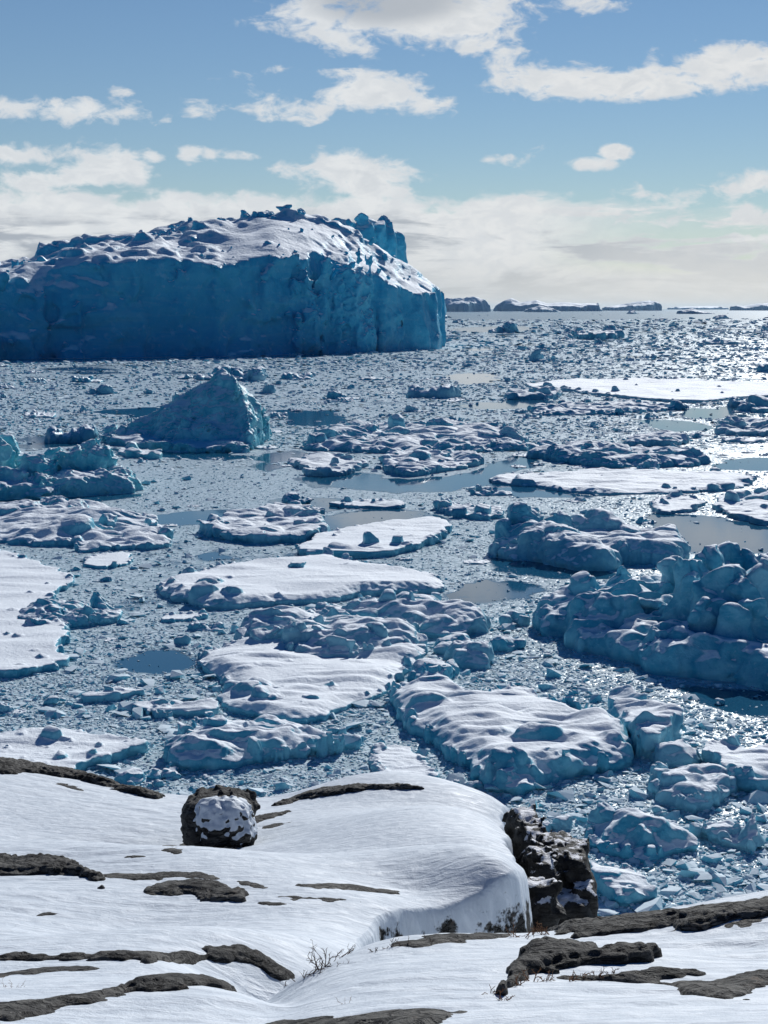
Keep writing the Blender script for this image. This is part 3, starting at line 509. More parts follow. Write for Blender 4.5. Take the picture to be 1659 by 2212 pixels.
B('ice_floe', 'flat triangular floe sprinkled with small lumps at the lower left, touching the shore snow', 'ice floe', [(-120, 1612), (0, 1608), (80, 1602), (150, 1595), (250, 1610), (322, 1622), (300, 1636), (170, 1668), (100, 1700), (-120, 1720)], thick=.6, und=.08, us=3, mat=M_NEAR, seed=65, edge=.3, scatter=60, rough=.08, group='flat snow-covered floes', land=(160, 1610, 'the lower-left triangular floe'))
B('rubble_floe', 'thick rubble-topped floe with a big upright blue block on its left half', 'ice floe',
  [(366, 1636), (385, 1660), (440, 1662), (500, 1656), (610, 1646), (730, 1630), (778, 1614), (730, 1600), (650, 1588), (500, 1580), (420, 1590), (385, 1612)], thick=1.0, und=.25, us=2, mat=M_NEAR, parts=[('upright_block', 'big upright blue block', None, [(458, 1612, 66, 1549, .7, 4), (430, 1612, 40, 1558, .8, 3)]), ('ice_slab', None, None, [(615, 1612, 60, 1580, .6, 3), (650, 1616, 60, 1582, .6, 3), (680, 1618, 60, 1590, .6, 3)])], seed=66, cf=.8,
  lumps=[(400, 1615, 50, 1566, .8), (410, 1640, 50, 1588, .8, 3.4), (440, 1645, 70, 1602, .7, 2.8), (500, 1630, 70, 1582, .7, 2.2), (530, 1612, 50, 1568, .8), (545, 1625, 40, 1584), (560, 1600, 30, 1562), (580, 1635, 90, 1604, .5), (710, 1622, 50, 1600, .6), (640, 1634, 80, 1618, .4), (755, 1614, 40, 1602), (480, 1648, 80, 1622, .4), (700, 1626, 60, 1612, .5)], scatter=40, rough=.16, rs=.9, edge=.35, blend=.3, group='ice floes of their own kind', land=(560, 1665, 'the floe with the upright block'))
B('ice_floe', 'narrow curved sliver of snow ice between the angular floe and the left edge brash', 'ice floe', [(284, 1540), (285, 1522), (320, 1530), (380, 1536), (476, 1530), (470, 1544), (420, 1552), (340, 1553)], thick=.45, und=.1, us=2, mat=M_NEAR, seed=67, lumps=[(330, 1522, 60, 1510, .4), (390, 1528, 60, 1518, .4), (440, 1528, 50, 1518, .4)], rough=.1, edge=.25, scatter=8, group='flat snow-covered floes')
B('ice_floe', 'dark-edged flat strip of ice left of the narrow curved sliver', 'ice floe', [(172, 1514), (220, 1508), (305, 1497), (306, 1504), (250, 1514), (182, 1520)], thick=.4, und=.08, us=2, mat=M_NEAR, seed=68, rough=.08, edge=.2, scatter=10, group='flat snow-covered floes')
B('ice_floe', 'thin oval pan of smooth ice below the biggest flat white floe', 'ice floe', [(338, 1338), (360, 1332), (440, 1328), (450, 1334), (420, 1342), (350, 1346)], thick=.22, und=.02, us=2, mat=M_NEAR, seed=69, rough=.04, edge=.15, group='flat snow-covered floes')
B('ice_floe', 'snow-backed floe with a blue front, joined to the right corner of the thick tilted slab', 'ice floe', [(1300, 1534), (1330, 1522), (1410, 1547), (1450, 1592), (1440, 1630), (1385, 1645), (1372, 1600), (1320, 1566)], thick=1.0, und=.25, us=2.5, mat=M_NEAR, seed=70, lumps=[(1400, 1615, 80, 1568, .7, 2.5), (1370, 1590, 70, 1556, .6), (1430, 1620, 50, 1584, .7), (1340, 1550, 50, 1530)], rough=.15, edge=.3, blend=.5, group='ice floes of their own kind')
chunk('smooth dark blue ice wedge right of the thick tilted slab', 1462, 1645, 100, 1600, 71, [(1430, 1640, 50, 1612), (1490, 1648, 50, 1618)])
B('ice_block', 'coiled snow-topped ice block with a deep hollow, standing below the smooth dark blue wedge', 'ice chunk', [(1402, 1690), (1440, 1672), (1520, 1668), (1590, 1690), (1580, 1720), (1530, 1748), (1490, 1756), (1430, 1735), (1405, 1715)], thick=.9, und=.2, us=2, mat=M_NEAR, seed=72, cf=.75,
  lumps=[(1430, 1700, 50, 1660, .9), (1455, 1715, 70, 1664, .7, 2.5), (1500, 1690, 50, 1652, .8, 3), (1512, 1694, 40, 1650, .8, 3), (1490, 1735, 90, 1690, .6, 2.6), (1525, 1738, 70, 1700, .7, 2.4), (1550, 1715, 60, 1672, .8, 3), (1575, 1710, 40, 1680, .8), (1450, 1735, 70, 1702, .6), (1412, 1712, 30, 1682)], rough=.15, rs=.9, edge=.3, blend=.3, group='ice floes of their own kind', land=(1490, 1760, 'the coiled snow-topped block'))
B('ice_floe', 'smooth snowy floe at the right edge behind the coiled block', 'ice floe', [(1515, 1632), (1560, 1626), (1640, 1632), (1740, 1640), (1740, 1725), (1659, 1718), (1590, 1706), (1560, 1680), (1530, 1655)], thick=.9, und=.28, us=3, mat=M_NEAR, seed=73, scatter=8, rough=.1, edge=.3, smooth_snow=2, group='flat snow-covered floes', land=(1640, 1720, 'the right-edge smooth floe'))
B('cone_floe', 'pointed snow cone with a bare blue left face, standing in glittering brash beside the cliff', 'iceberg', [(1258, 1822), (1290, 1838), (1355, 1858), (1405, 1863), (1480, 1846), (1522, 1848), (1505, 1832), (1475, 1812), (1430, 1790), (1355, 1772), (1290, 1776), (1275, 1800)], thick=.6, und=.2, us=2.2, lift=True, mat=M_NEAR, parts=[('bare_peak', 'bare blue peak', None, [(1300, 1795, 50, 1742, .8, 2.4), (1317, 1795, 54, 1727, .8, 2.4)])], seed=74, cf=.75,
  lumps=[(1345, 1800, 60, 1748, .8, 2.2), (1370, 1800, 80, 1756, .7, 2.2), (1410, 1806, 70, 1770, .7), (1390, 1815, 50, 1784), (1440, 1822, 90, 1798, .6), (1285, 1825, 60, 1808, .5), (1375, 1835, 120, 1808, .6, 2.1), (1465, 1836, 60, 1822, .6), (1330, 1830, 60, 1806, .7), (1410, 1845, 120, 1828, .5, 2.2)], scatter=10, rough=.13, rs=.8, edge=.3, blend=.45, group='ice floes of their own kind', land=(1400, 1866, 'the pointed snow cone'))
B('ice_floe', 'thin cracked sheet of ice in the shade left of the thick tilted slab', 'ice floe', [(800, 1632), (832, 1612), (905, 1626), (942, 1682), (925, 1698), (880, 1694), (840, 1692), (805, 1670)], thick=.22, und=.04, us=1.2, mat=M_NEAR, seed=75, edge=.25, es=1.2, rough=.08, rs=.5, group='flat snow-covered floes')
B('ice_floe', 'small lumpy floe low beside the cliff foot, nearest floe to the shore on the right', 'ice floe', [(1280, 1895), (1300, 1888), (1360, 1900), (1410, 1930), (1400, 1948), (1350, 1958), (1320, 1945), (1290, 1920)], thick=.5, und=.15, us=1.5, mat=M_NEAR, seed=76, lumps=[(1320, 1915, 50, 1898), (1370, 1930, 50, 1914), (1340, 1944, 60, 1928, .6)], scatter=8, rough=.12, edge=.25, group='hummocky ice floes', land=(1340, 1960, 'the cliff-foot floe'))
B('ice_ridge', 'diagonal strip of crushed ice lumps across the glitter right of the pointed snow cone', 'ice ridge', [(1488, 1796), (1530, 1790), (1600, 1812), (1645, 1838), (1620, 1848), (1560, 1838), (1510, 1815)], thick=.5, und=.25, us=1.5, mat=M_NEAR, seed=77, scatter=34, rough=.14, edge=.3, group='ridges of piled ice')
chunk('rounded ice boulder just off the cliff edge, left of the pointed snow cone', 1210, 1790, 44, 1766, 78, [(1195, 1792, 30, 1774)])
chunk('turquoise ice lump half hidden by the cliff edge', 1172, 1795, 34, 1774, 79, mat=M_TURQ)
chunk('long smooth ice lump in the brash above the boulder on the headland', 285, 1684, 60, 1664, 80, [(265, 1688, 34, 1670)])
chunk('smooth ice lump above the headland boulder, right of a similar longer one', 362, 1676, 56, 1662, 81, [(340, 1680, 30, 1668)])
chunk('dark ice block cut off by the right edge level with the white sheet far out', 1640, 886, 60, 856, 82, [(1612, 889, 34, 872), (1665, 886, 50, 862)], mat=M_MID, thick=1)
B('ice_floe', 'heap of dark ice boulders at the right edge, nearer than the cut-off block', 'ice floe', [(1550, 934), (1570, 926), (1650, 920), (1740, 922), (1740, 944), (1659, 943), (1580, 942)], thick=.8, und=.3, us=3, mat=M_MID, seed=83, lumps=[(1575, 932, 46, 904, .7), (1600, 932, 50, 908, .7), (1640, 934, 60, 912, .6), (1680, 934, 60, 910), (1560, 938, 30, 922)], scatter=14, rough=.25, edge=.5, group='hummocky ice floes', land=(1620, 945, 'the right-edge boulder heap'))
B('ice_floe', 'rubble floe with a turquoise lump, right of centre below the long white sheet far out', 'ice floe', [(1140, 888), (1165, 882), (1250, 876), (1400, 876), (1484, 880), (1480, 886), (1380, 892), (1250, 898), (1160, 898)], thick=.7, und=.3, us=3, mat=M_MID, seed=84, lumps=[(1215, 890, 40, 872, .8), (1170, 892, 40, 882), (1290, 884, 50, 872, .6), (1330, 888, 50, 876, .6), (1400, 886, 60, 876, .5), (1440, 884, 50, 874, .5), (1260, 882, 40, 870)], scatter=40, rough=.25, edge=.6, group='hummocky ice floes', land=(1310, 898, 'the floe with the turquoise lump'))
B('ice_floe', 'dark rubble floe at the left tip of the long white sheet far out', 'ice floe', [(1085, 856), (1120, 848), (1180, 846), (1215, 852), (1200, 862), (1110, 864)], thick=.7, und=.3, us=3, mat=M_MID, seed=85, lumps=[(1120, 855, 50, 842, .6), (1165, 854, 60, 838, .6), (1190, 858, 40, 848)], scatter=16, rough=.25, edge=.6, group='hummocky ice floes')
B('ice_floe', 'low rubble floe behind the long dark ice hump', 'ice floe', [(1340, 960), (1370, 950), (1440, 948), (1490, 954), (1480, 964), (1400, 966)], thick=.6, und=.3, us=3, mat=M_MID, seed=86, lumps=[(1390, 956, 40, 944), (1430, 958, 40, 946), (1360, 958, 30, 950)], scatter=20, rough=.2, edge=.5, group='hummocky ice floes')
B('tabular_floe', 'small flat-topped iceberg alone in the distant brash right of the huge iceberg', 'iceberg', [(1243, 733), (1300, 735), (1340, 733), (1345, 729), (1300, 726), (1248, 727)], thick=4.2, und=.5, us=6, mat=M_FAR, seed=87, lumps=[(1260, 731, 30, 716), (1330, 731, 30, 718)], rough=.7, edge=1.2, es=6, group='distant icebergs', land=(1295, 737, 'the small flat-topped iceberg'))

# icebergs on the horizon ---------------------------------------------------
def horizon_berg(label, x0, x1, yb, prof, seed, depth=.35, **kw):
    pts = [(x0, yb), ((x0 + x1) / 2, yb + .3), (x1, yb)]
    W = np.array([G(x, y) for x, y in pts]); w = W[2, 0] - W[0, 0]
    out = [tuple(W[0]), tuple(W[1]), tuple(W[2]), (W[2, 0] * 1.02, W[2, 1] + w * depth), (W[0, 0] * 1.02, W[0, 1] + w * depth)]
    Y0 = W[:, 1].mean()
    def hf(X, Y, D, rng, c, n):
        u, _ = proj(X, Y, np.zeros_like(X)); t = np.clip((Y - Y0) / (w * depth), 0, 1)
        hz = ztop(X, np.full_like(X, Y0) + w * depth * .5, piece(u, prof))
        sn = gn(n[:2], c, 0, w / 9, rng); s2 = gn(n[:2], c, 0, w / 30, rng)
        return hz * (.62 + .38 * sm(0, .55, t) - .2 * sm(.7, 1, t)) + .05 * hz * sn + .03 * hz * s2
    zm = float(ztop(0, Y0 + w, min(p[1] for p in prof))) * 1.2 + 10
    return B('distant_iceberg', label, 'iceberg', world=out, hfun=hf, zmax=zm, thick=20, edge=w * .02, es=w / 8, rough=w * .006, rs=w / 20, mat=M_HORIZON, seed=seed, budget=9e5, taper=.2, blend=w * .01, group='distant icebergs', **kw)
horizon_berg('dark domed iceberg on the horizon, touching the right side of the huge iceberg', 940, 1062, 673.0, [(940, 648), (985, 644), (1010, 641), (1045, 646), (1058, 655), (1062, 668)], 91)
horizon_berg('long dark iceberg on the horizon with a peaked left end and a white slope', 1068, 1295, 672.2, [(1068, 663), (1085, 652), (1105, 645), (1125, 654), (1160, 648), (1180, 655), (1215, 652), (1250, 656), (1292, 656), (1295, 668)], 92)
horizon_berg('low iceberg on the horizon with a bright white dome', 1300, 1432, 671.0, [(1300, 665), (1330, 660), (1365, 654), (1400, 648), (1420, 653), (1432, 662)], 93, depth=.6)
horizon_berg('flat dark iceberg on the horizon at the right edge', 1576, 1720, 670.6, [(1576, 659), (1605, 661), (1640, 655), (1720, 655)], 94)
horizon_berg('tiny dark iceberg just in front of the white-domed one on the horizon', 1352, 1378, 678, [(1352, 676), (1362, 669), (1370, 671), (1378, 676)], 95)
horizon_berg('small ragged dark iceberg standing in the bright sun glitter', 1460, 1540, 678, [(1460, 670), (1475, 671), (1495, 666), (1510, 671), (1540, 676)], 96)
horizon_berg('low line of far ice on the horizon left of the flat dark iceberg', 1440, 1572, 668.6, [(1440, 663.5), (1480, 662), (1520, 661), (1550, 662), (1572, 664)], 97)
horizon_berg('small dark two-humped iceberg below the glitter near the right edge', 1535, 1575, 689, [(1535, 685), (1560, 680), (1566, 679), (1575, 686)], 98)
horizon_berg('dark low berg in front of the long iceberg on the horizon', 1132, 1210, 674, [(1132, 668), (1165, 661), (1185, 664), (1210, 672)], 99)
# ------------------------------------------------------------------ the sea: calm leads between fields of brash
PONDS = [[(595, 890), (640, 885), (720, 888), (748, 908), (690, 922), (610, 915)], [(45, 945), (225, 938), (228, 966), (130, 962), (60, 974)], [(545, 985), (660, 972), (662, 990), (600, 1000), (585, 1018), (555, 1012)],
  [(660, 1032), (800, 1020), (850, 1036), (1000, 1030), (1060, 1002), (1140, 985), (1150, 1010), (1080, 1022), (1040, 1045), (960, 1062), (820, 1060), (700, 1052)], [(700, 1110), (890, 1100), (960, 1130), (880, 1142), (790, 1142), (710, 1162)],
  [(600, 1080), (720, 1074), (742, 1092), (700, 1106), (640, 1102)], [(345, 1112), (480, 1104), (530, 1112), (450, 1130), (380, 1136), (350, 1130)], [(1440, 1110), (1500, 1115), (1560, 1122), (1700, 1145), (1700, 1188), (1580, 1192), (1490, 1188), (1440, 1150), (1395, 1110)],
  [(1455, 886), (1600, 878), (1612, 900), (1500, 906)], [(1490, 1488), (1720, 1498), (1760, 1552), (1600, 1538), (1530, 1522)], [(1060, 1206), (1150, 1215), (1335, 1238), (1300, 1250), (1150, 1242), (1078, 1228)], [(950, 812), (1060, 805), (1078, 825), (990, 831)],
  [(990, 874), (1150, 862), (1240, 872), (1130, 883), (1010, 882)], [(330, 1400), (388, 1430), (350, 1452), (300, 1440)], [(965, 708), (1140, 703), (1155, 716), (975, 719)], [(0, 1082), (310, 1064), (318, 1072), (150, 1086), (0, 1094)], [(225, 966), (300, 974), (560, 984), (560, 990), (400, 992), (230, 976)],
  [(980, 1262), (1060, 1250), (1082, 1290), (990, 1302)], [(940, 674), (1700, 674), (1700, 688), (1300, 690), (940, 694)], [(190, 886), (330, 880), (450, 890), (330, 905)], [(-50, 776), (300, 774), (700, 766), (700, 770), (300, 779), (-50, 783)],
  [(1100, 1040), (1200, 1060), (1290, 1076), (1150, 1074), (1060, 1066)], [(1530, 1000), (1680, 985), (1680, 1012), (1560, 1016)], [(1080, 1255), (1170, 1270), (1100, 1290), (1020, 1275)], [(1380, 905), (1500, 912), (1550, 930), (1440, 930)], [(430, 1195), (480, 1190), (500, 1205), (440, 1212)]]
PW = [roundpoly([G(x, y) for x, y in p], 1) for p in PONDS]
def cover(X, Y):
    d = np.maximum(np.hypot(X, Y), 1)
    n = fbm(X, Y, None, 70, 5, 4) * 1.1 + .5 * vn(X, Y, None, 16, 9)
    c = .78 + .55 * n - .25 * sm(250, 700, d) * sm(.1, .6, fbm(X, Y * .6, None, 55, 45, 3)) * 2.2 - .30 * sm(900, 3000, d) - .5 * sm(4000, 9000, d)
    wob = vn(X, Y, None, 6, 31) * .010 * d + vn(X, Y, None, 2, 33) * .005 * d
    for P in PW:
        m = (P.min(0) - 30, P.max(0) + 30)
        w = (X > m[0][0]) & (X < m[1][0]) & (Y > m[0][1]) & (Y < m[1][1])
        if not w.any(): continue
        s = polysdf(P, X[w], Y[w]) + wob[w]; c[w] = np.where(s < 0, np.minimum(c[w], .04), c[w]) * 1.0
        c[w] = np.minimum(c[w], .04 + np.clip(s, 0, 9) * .35 + (s > 3) * 9)
    return np.clip(c, 0, 1)

m, nt, b = new_mat('sea water and slush')
tc = nt.n('ShaderNodeTexCoord').outputs['Object']
at = nt.n('ShaderNodeAttribute', attribute_name='cover').outputs['Fac']; ruf = nt.n('ShaderNodeAttribute', attribute_name='wind').outputs['Fac']
a1 = nt.noise(tc, 0.35, 6, 0.68, .3); a2 = nt.noise(tc, 2.2, 5, 0.65); a3 = nt.noise(tc, 0.06, 5, .6)
cv = nt.m('ADD', at, nt.m('ADD', nt.m('MULTIPLY_ADD', a1, 1.1, -.55), nt.m('MULTIPLY_ADD', a3, .5, -.25)))
sl = nt.ss(cv, .22, .50)
vo = nt.n('ShaderNodeTexVoronoi', {'Vector': tc, 'Scale': 1.7, 'Randomness': 1.0}, feature='F1')
bits = nt.ss(vo.outputs['Distance'], .38, .62, 1.0, 0.0)
sc_ = nt.mix(bits, C(.40, .51, .56), nt.mix(nt.ss(a2, .3, .7), C(.50, .62, .68), C(.66, .76, .82)))
nt.set(b.inputs['Base Color'], nt.mix(sl, C(.012, .085, .16), sc_))
nt.set(b.inputs['Roughness'], nt.mix(sl, nt.mix(ruf, C(.05, .05, .05), C(.22, .22, .22)), C(.30, .30, .30)))
nt.set(b.inputs['IOR'], 1.33); nt.set(b.inputs['Specular IOR Level'], nt.m('MULTIPLY', nt.ss(sl, 0, 1, .5, .15), nt.ss(ruf, .0, .4, 1.0, .16)))
hb = nt.m('ADD', nt.m('MULTIPLY', nt.m('MULTIPLY', sl, nt.m('ADD', nt.m('MULTIPLY', bits, .028), nt.m('MULTIPLY', a2, .045))), 1.0), nt.m('MULTIPLY', nt.noise(tc, .8, 3, .5), nt.m('MULTIPLY_ADD', ruf, .016, .002)))
nt.set(b.inputs['Normal'], nt.n('ShaderNodeBump', {'Strength': .8, 'Distance': 1.0, 'Height': hb}).outputs[0])
M_SEA = m
az = np.concatenate([np.linspace(-180, -40, 40, endpoint=False), np.linspace(-40, -19, 50, endpoint=False), np.linspace(-19, 19, 560, endpoint=False), np.linspace(19, 40, 50, endpoint=False), np.linspace(40, 180, 41)])
rr = np.concatenate([np.linspace(6, 52, 8, endpoint=False), np.geomspace(52, 3000, 720, endpoint=False), np.geomspace(3000, 42000, 50)])
A, Rr = np.meshgrid(np.radians(az), rr, indexing='ij'); X = np.sin(A) * Rr; Y = np.cos(A) * Rr
na, nr = X.shape; ii, jj = np.meshgrid(np.arange(na - 1), np.arange(nr - 1), indexing='ij'); q = (ii * nr + jj).ravel()
me = mk_mesh('sea', np.stack([X.ravel(), Y.ravel(), np.zeros(X.size)], 1), np.stack([q, q + 1, q + nr + 1, q + nr], 1), M_SEA)
cvr = cover(X.ravel(), Y.ravel())
me.attributes.new('cover', 'FLOAT', 'POINT').data.foreach_set('value', cvr.astype(f32))
me.attributes.new('wind', 'FLOAT', 'POINT').data.foreach_set('value', (sm(500, 4000, Rr.ravel()) * .85 + .15 * sm(60, 400, Rr.ravel())).astype(f32))
nrm = me.polygons[5].normal.z
if nrm < 0: me.flip_normals()
tag(link('sea', me), 'dark calm sea water with grey slush between the floes', kind='structure')

# ------------------------------------------------------------------ loose pieces
def in_hero(x, y, mar=0.0):
    for n, P in HERO:
        lo, hi = P.min(0) - mar, P.max(0) + mar
        if lo[0] < x < hi[0] and lo[1] < y < hi[1] and polysdf(P, np.array([x]), np.array([y]))[0] < mar: return True
    return False
SHORE = [(-200, 1640), (0, 1648), (170, 1676), (370, 1722), (560, 1722), (720, 1703), (930, 1707), (1080, 1735), (1145, 1770), (1175, 1840), (1280, 1868), (1292, 1992), (1540, 1966), (1900, 1930)]
def rubble_proto(seed, tall=.22, nl=16, asp=.7, plate=.06):
    rng = np.random.default_rng(seed); c = .034; n = (int(2.5 / c), int(2.5 / c), int(.85 / c)); org = np.array([-1.25, -1.25, -.14])
    X, Y = np.meshgrid(org[0] + np.arange(n[0]) * c, org[1] + np.arange(n[1]) * c, indexing='ij'); Z = org[2] + np.arange(n[2]) * c
    D = np.hypot(X, Y / asp) - .88 + .16 * gn(n[:2], c, 0, .5, rng) + .06 * gn(n[:2], c, 0, .16, rng)
    H = plate + .035 * np.abs(gn(n[:2], c, 0, .3, rng))
    n1 = gn(n, c, 0, .22, rng); n2 = gn(n, c, 0, .09, rng); nb = (.45 - np.abs(n1)) + .5 * (.4 - np.abs(n2))
    f = smax((D * .8)[:, :, None] + .05 * nb, Z[None, None] - H[:, :, None] + .02 * nb, .05)
    for i in range(nl):
        a = rng.uniform(0, 6.3); q = rng.uniform(0, .75) ** .7; x, y = q * math.cos(a), q * math.sin(a) * asp
        s = min(.34, .06 + .07 * rng.pareto(2.0)); h = s * rng.uniform(.5, 1.3) * tall / .22
        Rm = np.array(Euler(rng.uniform(-.5, .5, 3)).to_matrix()); p = rng.uniform(2.1, 4)
        dx, dy, dz = X[:, :, None] - x, Y[:, :, None] - y, Z[None, None] - plate
        u = [np.abs(Rm[k, 0] * dx + Rm[k, 1] * dy + Rm[k, 2] * dz) / r for k, r in enumerate((s, s * .8, h))]
        f = smin(f, pnorm(u, (s, s * .8, h), p) + .05 * nb, .03)
    V, Q = surfnet(f.astype(f32), org, c)
    return mk_mesh('ice_floe', V, Q, M_MID)
RUB = [rubble_proto(100 + i, t, nl, a, pl) for i, (t, nl, a, pl) in enumerate([(.2, 14, .7, .05), (.3, 22, .6, .06), (.16, 10, .8, .06), (.25, 26, .75, .05), (.34, 12, .55, .07), (.2, 30, .5, .05), (.28, 18, .9, .06), (.12, 5, .7, .07), (.10, 4, .6, .06)])]
RSHAPE = ['low rubbly', 'lumpy', 'flat-backed', 'crowded', 'humped', 'long rubbly', 'broad rubbly', 'flat snowy', 'flat oblong']
BLK = [block_mesh('ice_chunk', 300 + i, M_NEAR, 20, fl, p) for i, (fl, p) in enumerate([(.7, 3), (.55, 2.3), (.9, 3.4), (.45, 3), (.8, 2.2), (.6, 4), (1.0, 2.6), (.5, 2.5)])]
BSHAPE = ['blocky', 'rounded', 'upright', 'flattish', 'bulky', 'angular', 'pointed', 'low']
def where(px, py):
    best = min(LAND, key=lambda l: ((px - l[0]) ** 2 + (2.2 * (py - l[1])) ** 2))
    dx, dy = px - best[0], py - best[1]
    if abs(dx) > 2.0 * abs(dy) + 40: rel = 'left of' if dx < 0 else 'right of'
    else: rel = 'just before' if dy > 0 else 'behind'
    if abs(dx) > 140 or abs(dy) > 70: rel = 'well ' + rel if rel[0] in 'lr' else ('well before' if dy > 0 else 'far behind')
    return rel + ' ' + best[2]
BLOCKS = []
def scatter(kind, protos, shapes, count, ybias, wpx, group, squash, mar, seed):
    rng = np.random.default_rng(seed); done = 0; tries = 0
    while done < count and tries < 30000:
        tries += 1
        px, py = rng.uniform(-40, 1700), ybias(rng)
        if py > piece(px, SHORE) + 4: continue
        w = wpx(rng, py); X, Y = [float(v) for v in G(px, py)]; mm = float(mpp(X, Y)); s = w * mm / 2
        if in_hero(X, Y, s * mar): continue
        if cover(np.array([X]), np.array([Y]))[0] < .25 and rng.random() > .10: continue
        if any((X - a) ** 2 + (Y - b_) ** 2 < (s * .8 + r * .8) ** 2 for a, b_, r in BLOCKS): continue
        BLOCKS.append((X, Y, s)); k = int(rng.integers(len(protos)))
        o = bpy.data.objects.new('ice_floe' if kind == 'floe' else 'ice_chunk', protos[k]); COL.objects.link(o)
        o.location = (X, Y, -.02 if kind == 'floe' else rng.uniform(-.25, -.05) * s)
        o.scale = (s, s * rng.uniform(*squash[0]), s * rng.uniform(*squash[1])); o.rotation_euler = (0, 0, rng.uniform(-.5, .5) + (math.pi if rng.random() < .5 else 0))
        size = 'tiny' if w < 20 else 'small' if w < 32 else 'mid-sized' if w < 52 else 'large'
        tag(o, f"{size} {shapes[k]} ice {'floe' if kind == 'floe' else 'chunk'} {where(px, py)}", 'ice ' + ('floe' if kind == 'floe' else 'chunk'), group)
        done += 1
scatter('floe', RUB, RSHAPE, 215, lambda r: 686 + 330 * r.random() ** 1.15, lambda r, y: (18 + 30 * r.pareto(2.6)) * (.6 + .5 * (y - 680) / 200) if y < 900 else 22 + 22 * r.pareto(2.5), 'rubbly floes in the brash', ((.8, 2.2), (.8, 1.5)), .7, 71)
scatter('floe', RUB, RSHAPE, 40, lambda r: 1040 + 850 * r.random(), lambda r, y: min(90, 34 + 18 * r.pareto(2.2)), 'rubbly floes in the brash', ((.8, 1.4), (.7, 1.2)), .9, 72)
scatter('chunk', BLK, BSHAPE, 270, lambda r: 985 + 980 * r.random() ** .8, lambda r, y: min(46, (11 + 6 * r.pareto(2.2)) * (.55 + .6 * (y - 950) / 600)), 'loose chunks in the brash', ((.7, 1.0), (.6, 1.0)), .9, 73)

# ------------------------------------------------------------------ brash ice: far too many crumbs to count
def hull(seed, n=11, flat=.55):
    rng = np.random.default_rng(seed); bm = bmesh.new()
    for i in range(n):
        v = rng.normal(size=3); v = v / np.linalg.norm(v) * rng.uniform(.75, 1.1); v[2] = np.clip(v[2], -.35, .75) * flat / .55; bm.verts.new(v)
    bmesh.ops.convex_hull(bm, input=bm.verts[:]); bmesh.ops.triangulate(bm, faces=bm.faces[:])
    for v in [v for v in bm.verts if not v.link_faces]: bm.verts.remove(v)
    bm.verts.index_update(); V = np.array([v.co[:] for v in bm.verts]); Fc = np.array([[v.index for v in f.verts] for f in bm.faces]); bm.free(); return V, Fc
HUL = [hull(500 + i, 9 + i % 5, (.5, .35, .6, .25)[i % 4]) for i in range(12)]
def brash(N, seed, ylo, yhi, pw, smin_px, spx, zf=1.0):
    rng = np.random.default_rng(seed); px = rng.uniform(-120, 1780, N); py = ylo + (yhi - ylo) * rng.random(N) ** pw
    ok = py < np.interp(px, [p[0] for p in SHORE], [p[1] for p in SHORE]) + 6; px, py = px[ok], py[ok]
    X, Y = G(px, py); mm = mpp(X, Y); s = .5 * np.maximum(mm * smin_px * rng.uniform(.8, 1.3, len(X)), (.16 + .12 * rng.pareto(2.6, len(X))))
    s = np.minimum(s, np.maximum(.8, mm * spx))
    cv = cover(X, Y); d_ = np.hypot(X, Y); clump = .5 + .55 * fbm(X, Y, None, 9, 61, 3) + .6 * sm(120, 400, d_) * fbm(X, Y, None, 60, 63, 4)
    keep = rng.random(len(X)) < np.clip(cv * 1.25 - .12, 0.012, 1) * np.clip(clump * 1.2 + .3, .15, 1)
    for n, P in HERO:
        lo, hi = P.min(0), P.max(0); w = keep & (X > lo[0]) & (X < hi[0]) & (Y > lo[1]) & (Y < hi[1])
        if w.any(): i = np.where(w)[0]; keep[i[polysdf(P, X[i], Y[i]) < -.2]] = False
    X, Y, s = X[keep], Y[keep], s[keep]; Vs, Fs, off = [], [], 0; ids = rng.integers(0, len(HUL), len(X))
    for k, (V, Fc) in enumerate(HUL):
        i = np.where(ids == k)[0]
        if not len(i): continue
        n = len(i); yaw = rng.uniform(0, 6.283, n); tl = rng.normal(0, .22, n); sc = s[i][:, None] * np.stack([rng.uniform(.8, 1.5, n), rng.uniform(.7, 1.1, n), rng.uniform(.55, 1.15, n) * zf], 1)
        P = V[None] * sc[:, None, :]; ct, st = np.cos(tl)[:, None], np.sin(tl)[:, None]
        y1 = P[..., 1] * ct - P[..., 2] * st; z1 = P[..., 1] * st + P[..., 2] * ct; c, sn = np.cos(yaw)[:, None], np.sin(yaw)[:, None]
        x2 = P[..., 0] * c - y1 * sn + X[i][:, None]; y2 = P[..., 0] * sn + y1 * c + Y[i][:, None]; z2 = z1 + (s[i] * rng.uniform(-.1, .22, n))[:, None]
        Vs.append(np.stack([x2, y2, z2], -1).reshape(-1, 3)); Fs.append((Fc[None] + (np.arange(n) * len(V))[:, None, None]).reshape(-1, 3) + off); off += n * len(V)
    return np.concatenate(Vs), np.concatenate(Fs)
M_BRASH = ice_mat('brash ice', .8, lo=.35, hi=.8, deep=C(.09, .42, .56), pale=C(.32, .66, .76), bump=.5, spec=.04, snow_c=C(.62, .73, .80))
V1, F1 = brash(210000, 1, 940, 1990, 1.0, 2.5, 14, .7)
V2, F2 = brash(60000, 2, 676, 960, 1.25, 3.6, 9, .8)
V3, F3 = brash(10000, 3, 690, 1990, 1.0, 8.0, 24, .7)
V4, F4 = brash(11000, 4, 686, 1010, 1.1, 15.0, 60, .2)
V5, F5 = brash(1200, 5, 980, 1900, 1.0, 16.0, 40, .3)
V6, F6 = brash(20000, 6, 682, 960, 1.2, 10.0, 34, .8)
V7, F7 = brash(3200, 7, 674, 790, 1.0, 17.0, 50, .62)
parts_ = [(V1, F1), (V2, F2), (V3, F3), (V4, F4), (V5, F5), (V6, F6), (V7, F7)]; of_ = np.cumsum([0] + [len(v) for v, _ in parts_])
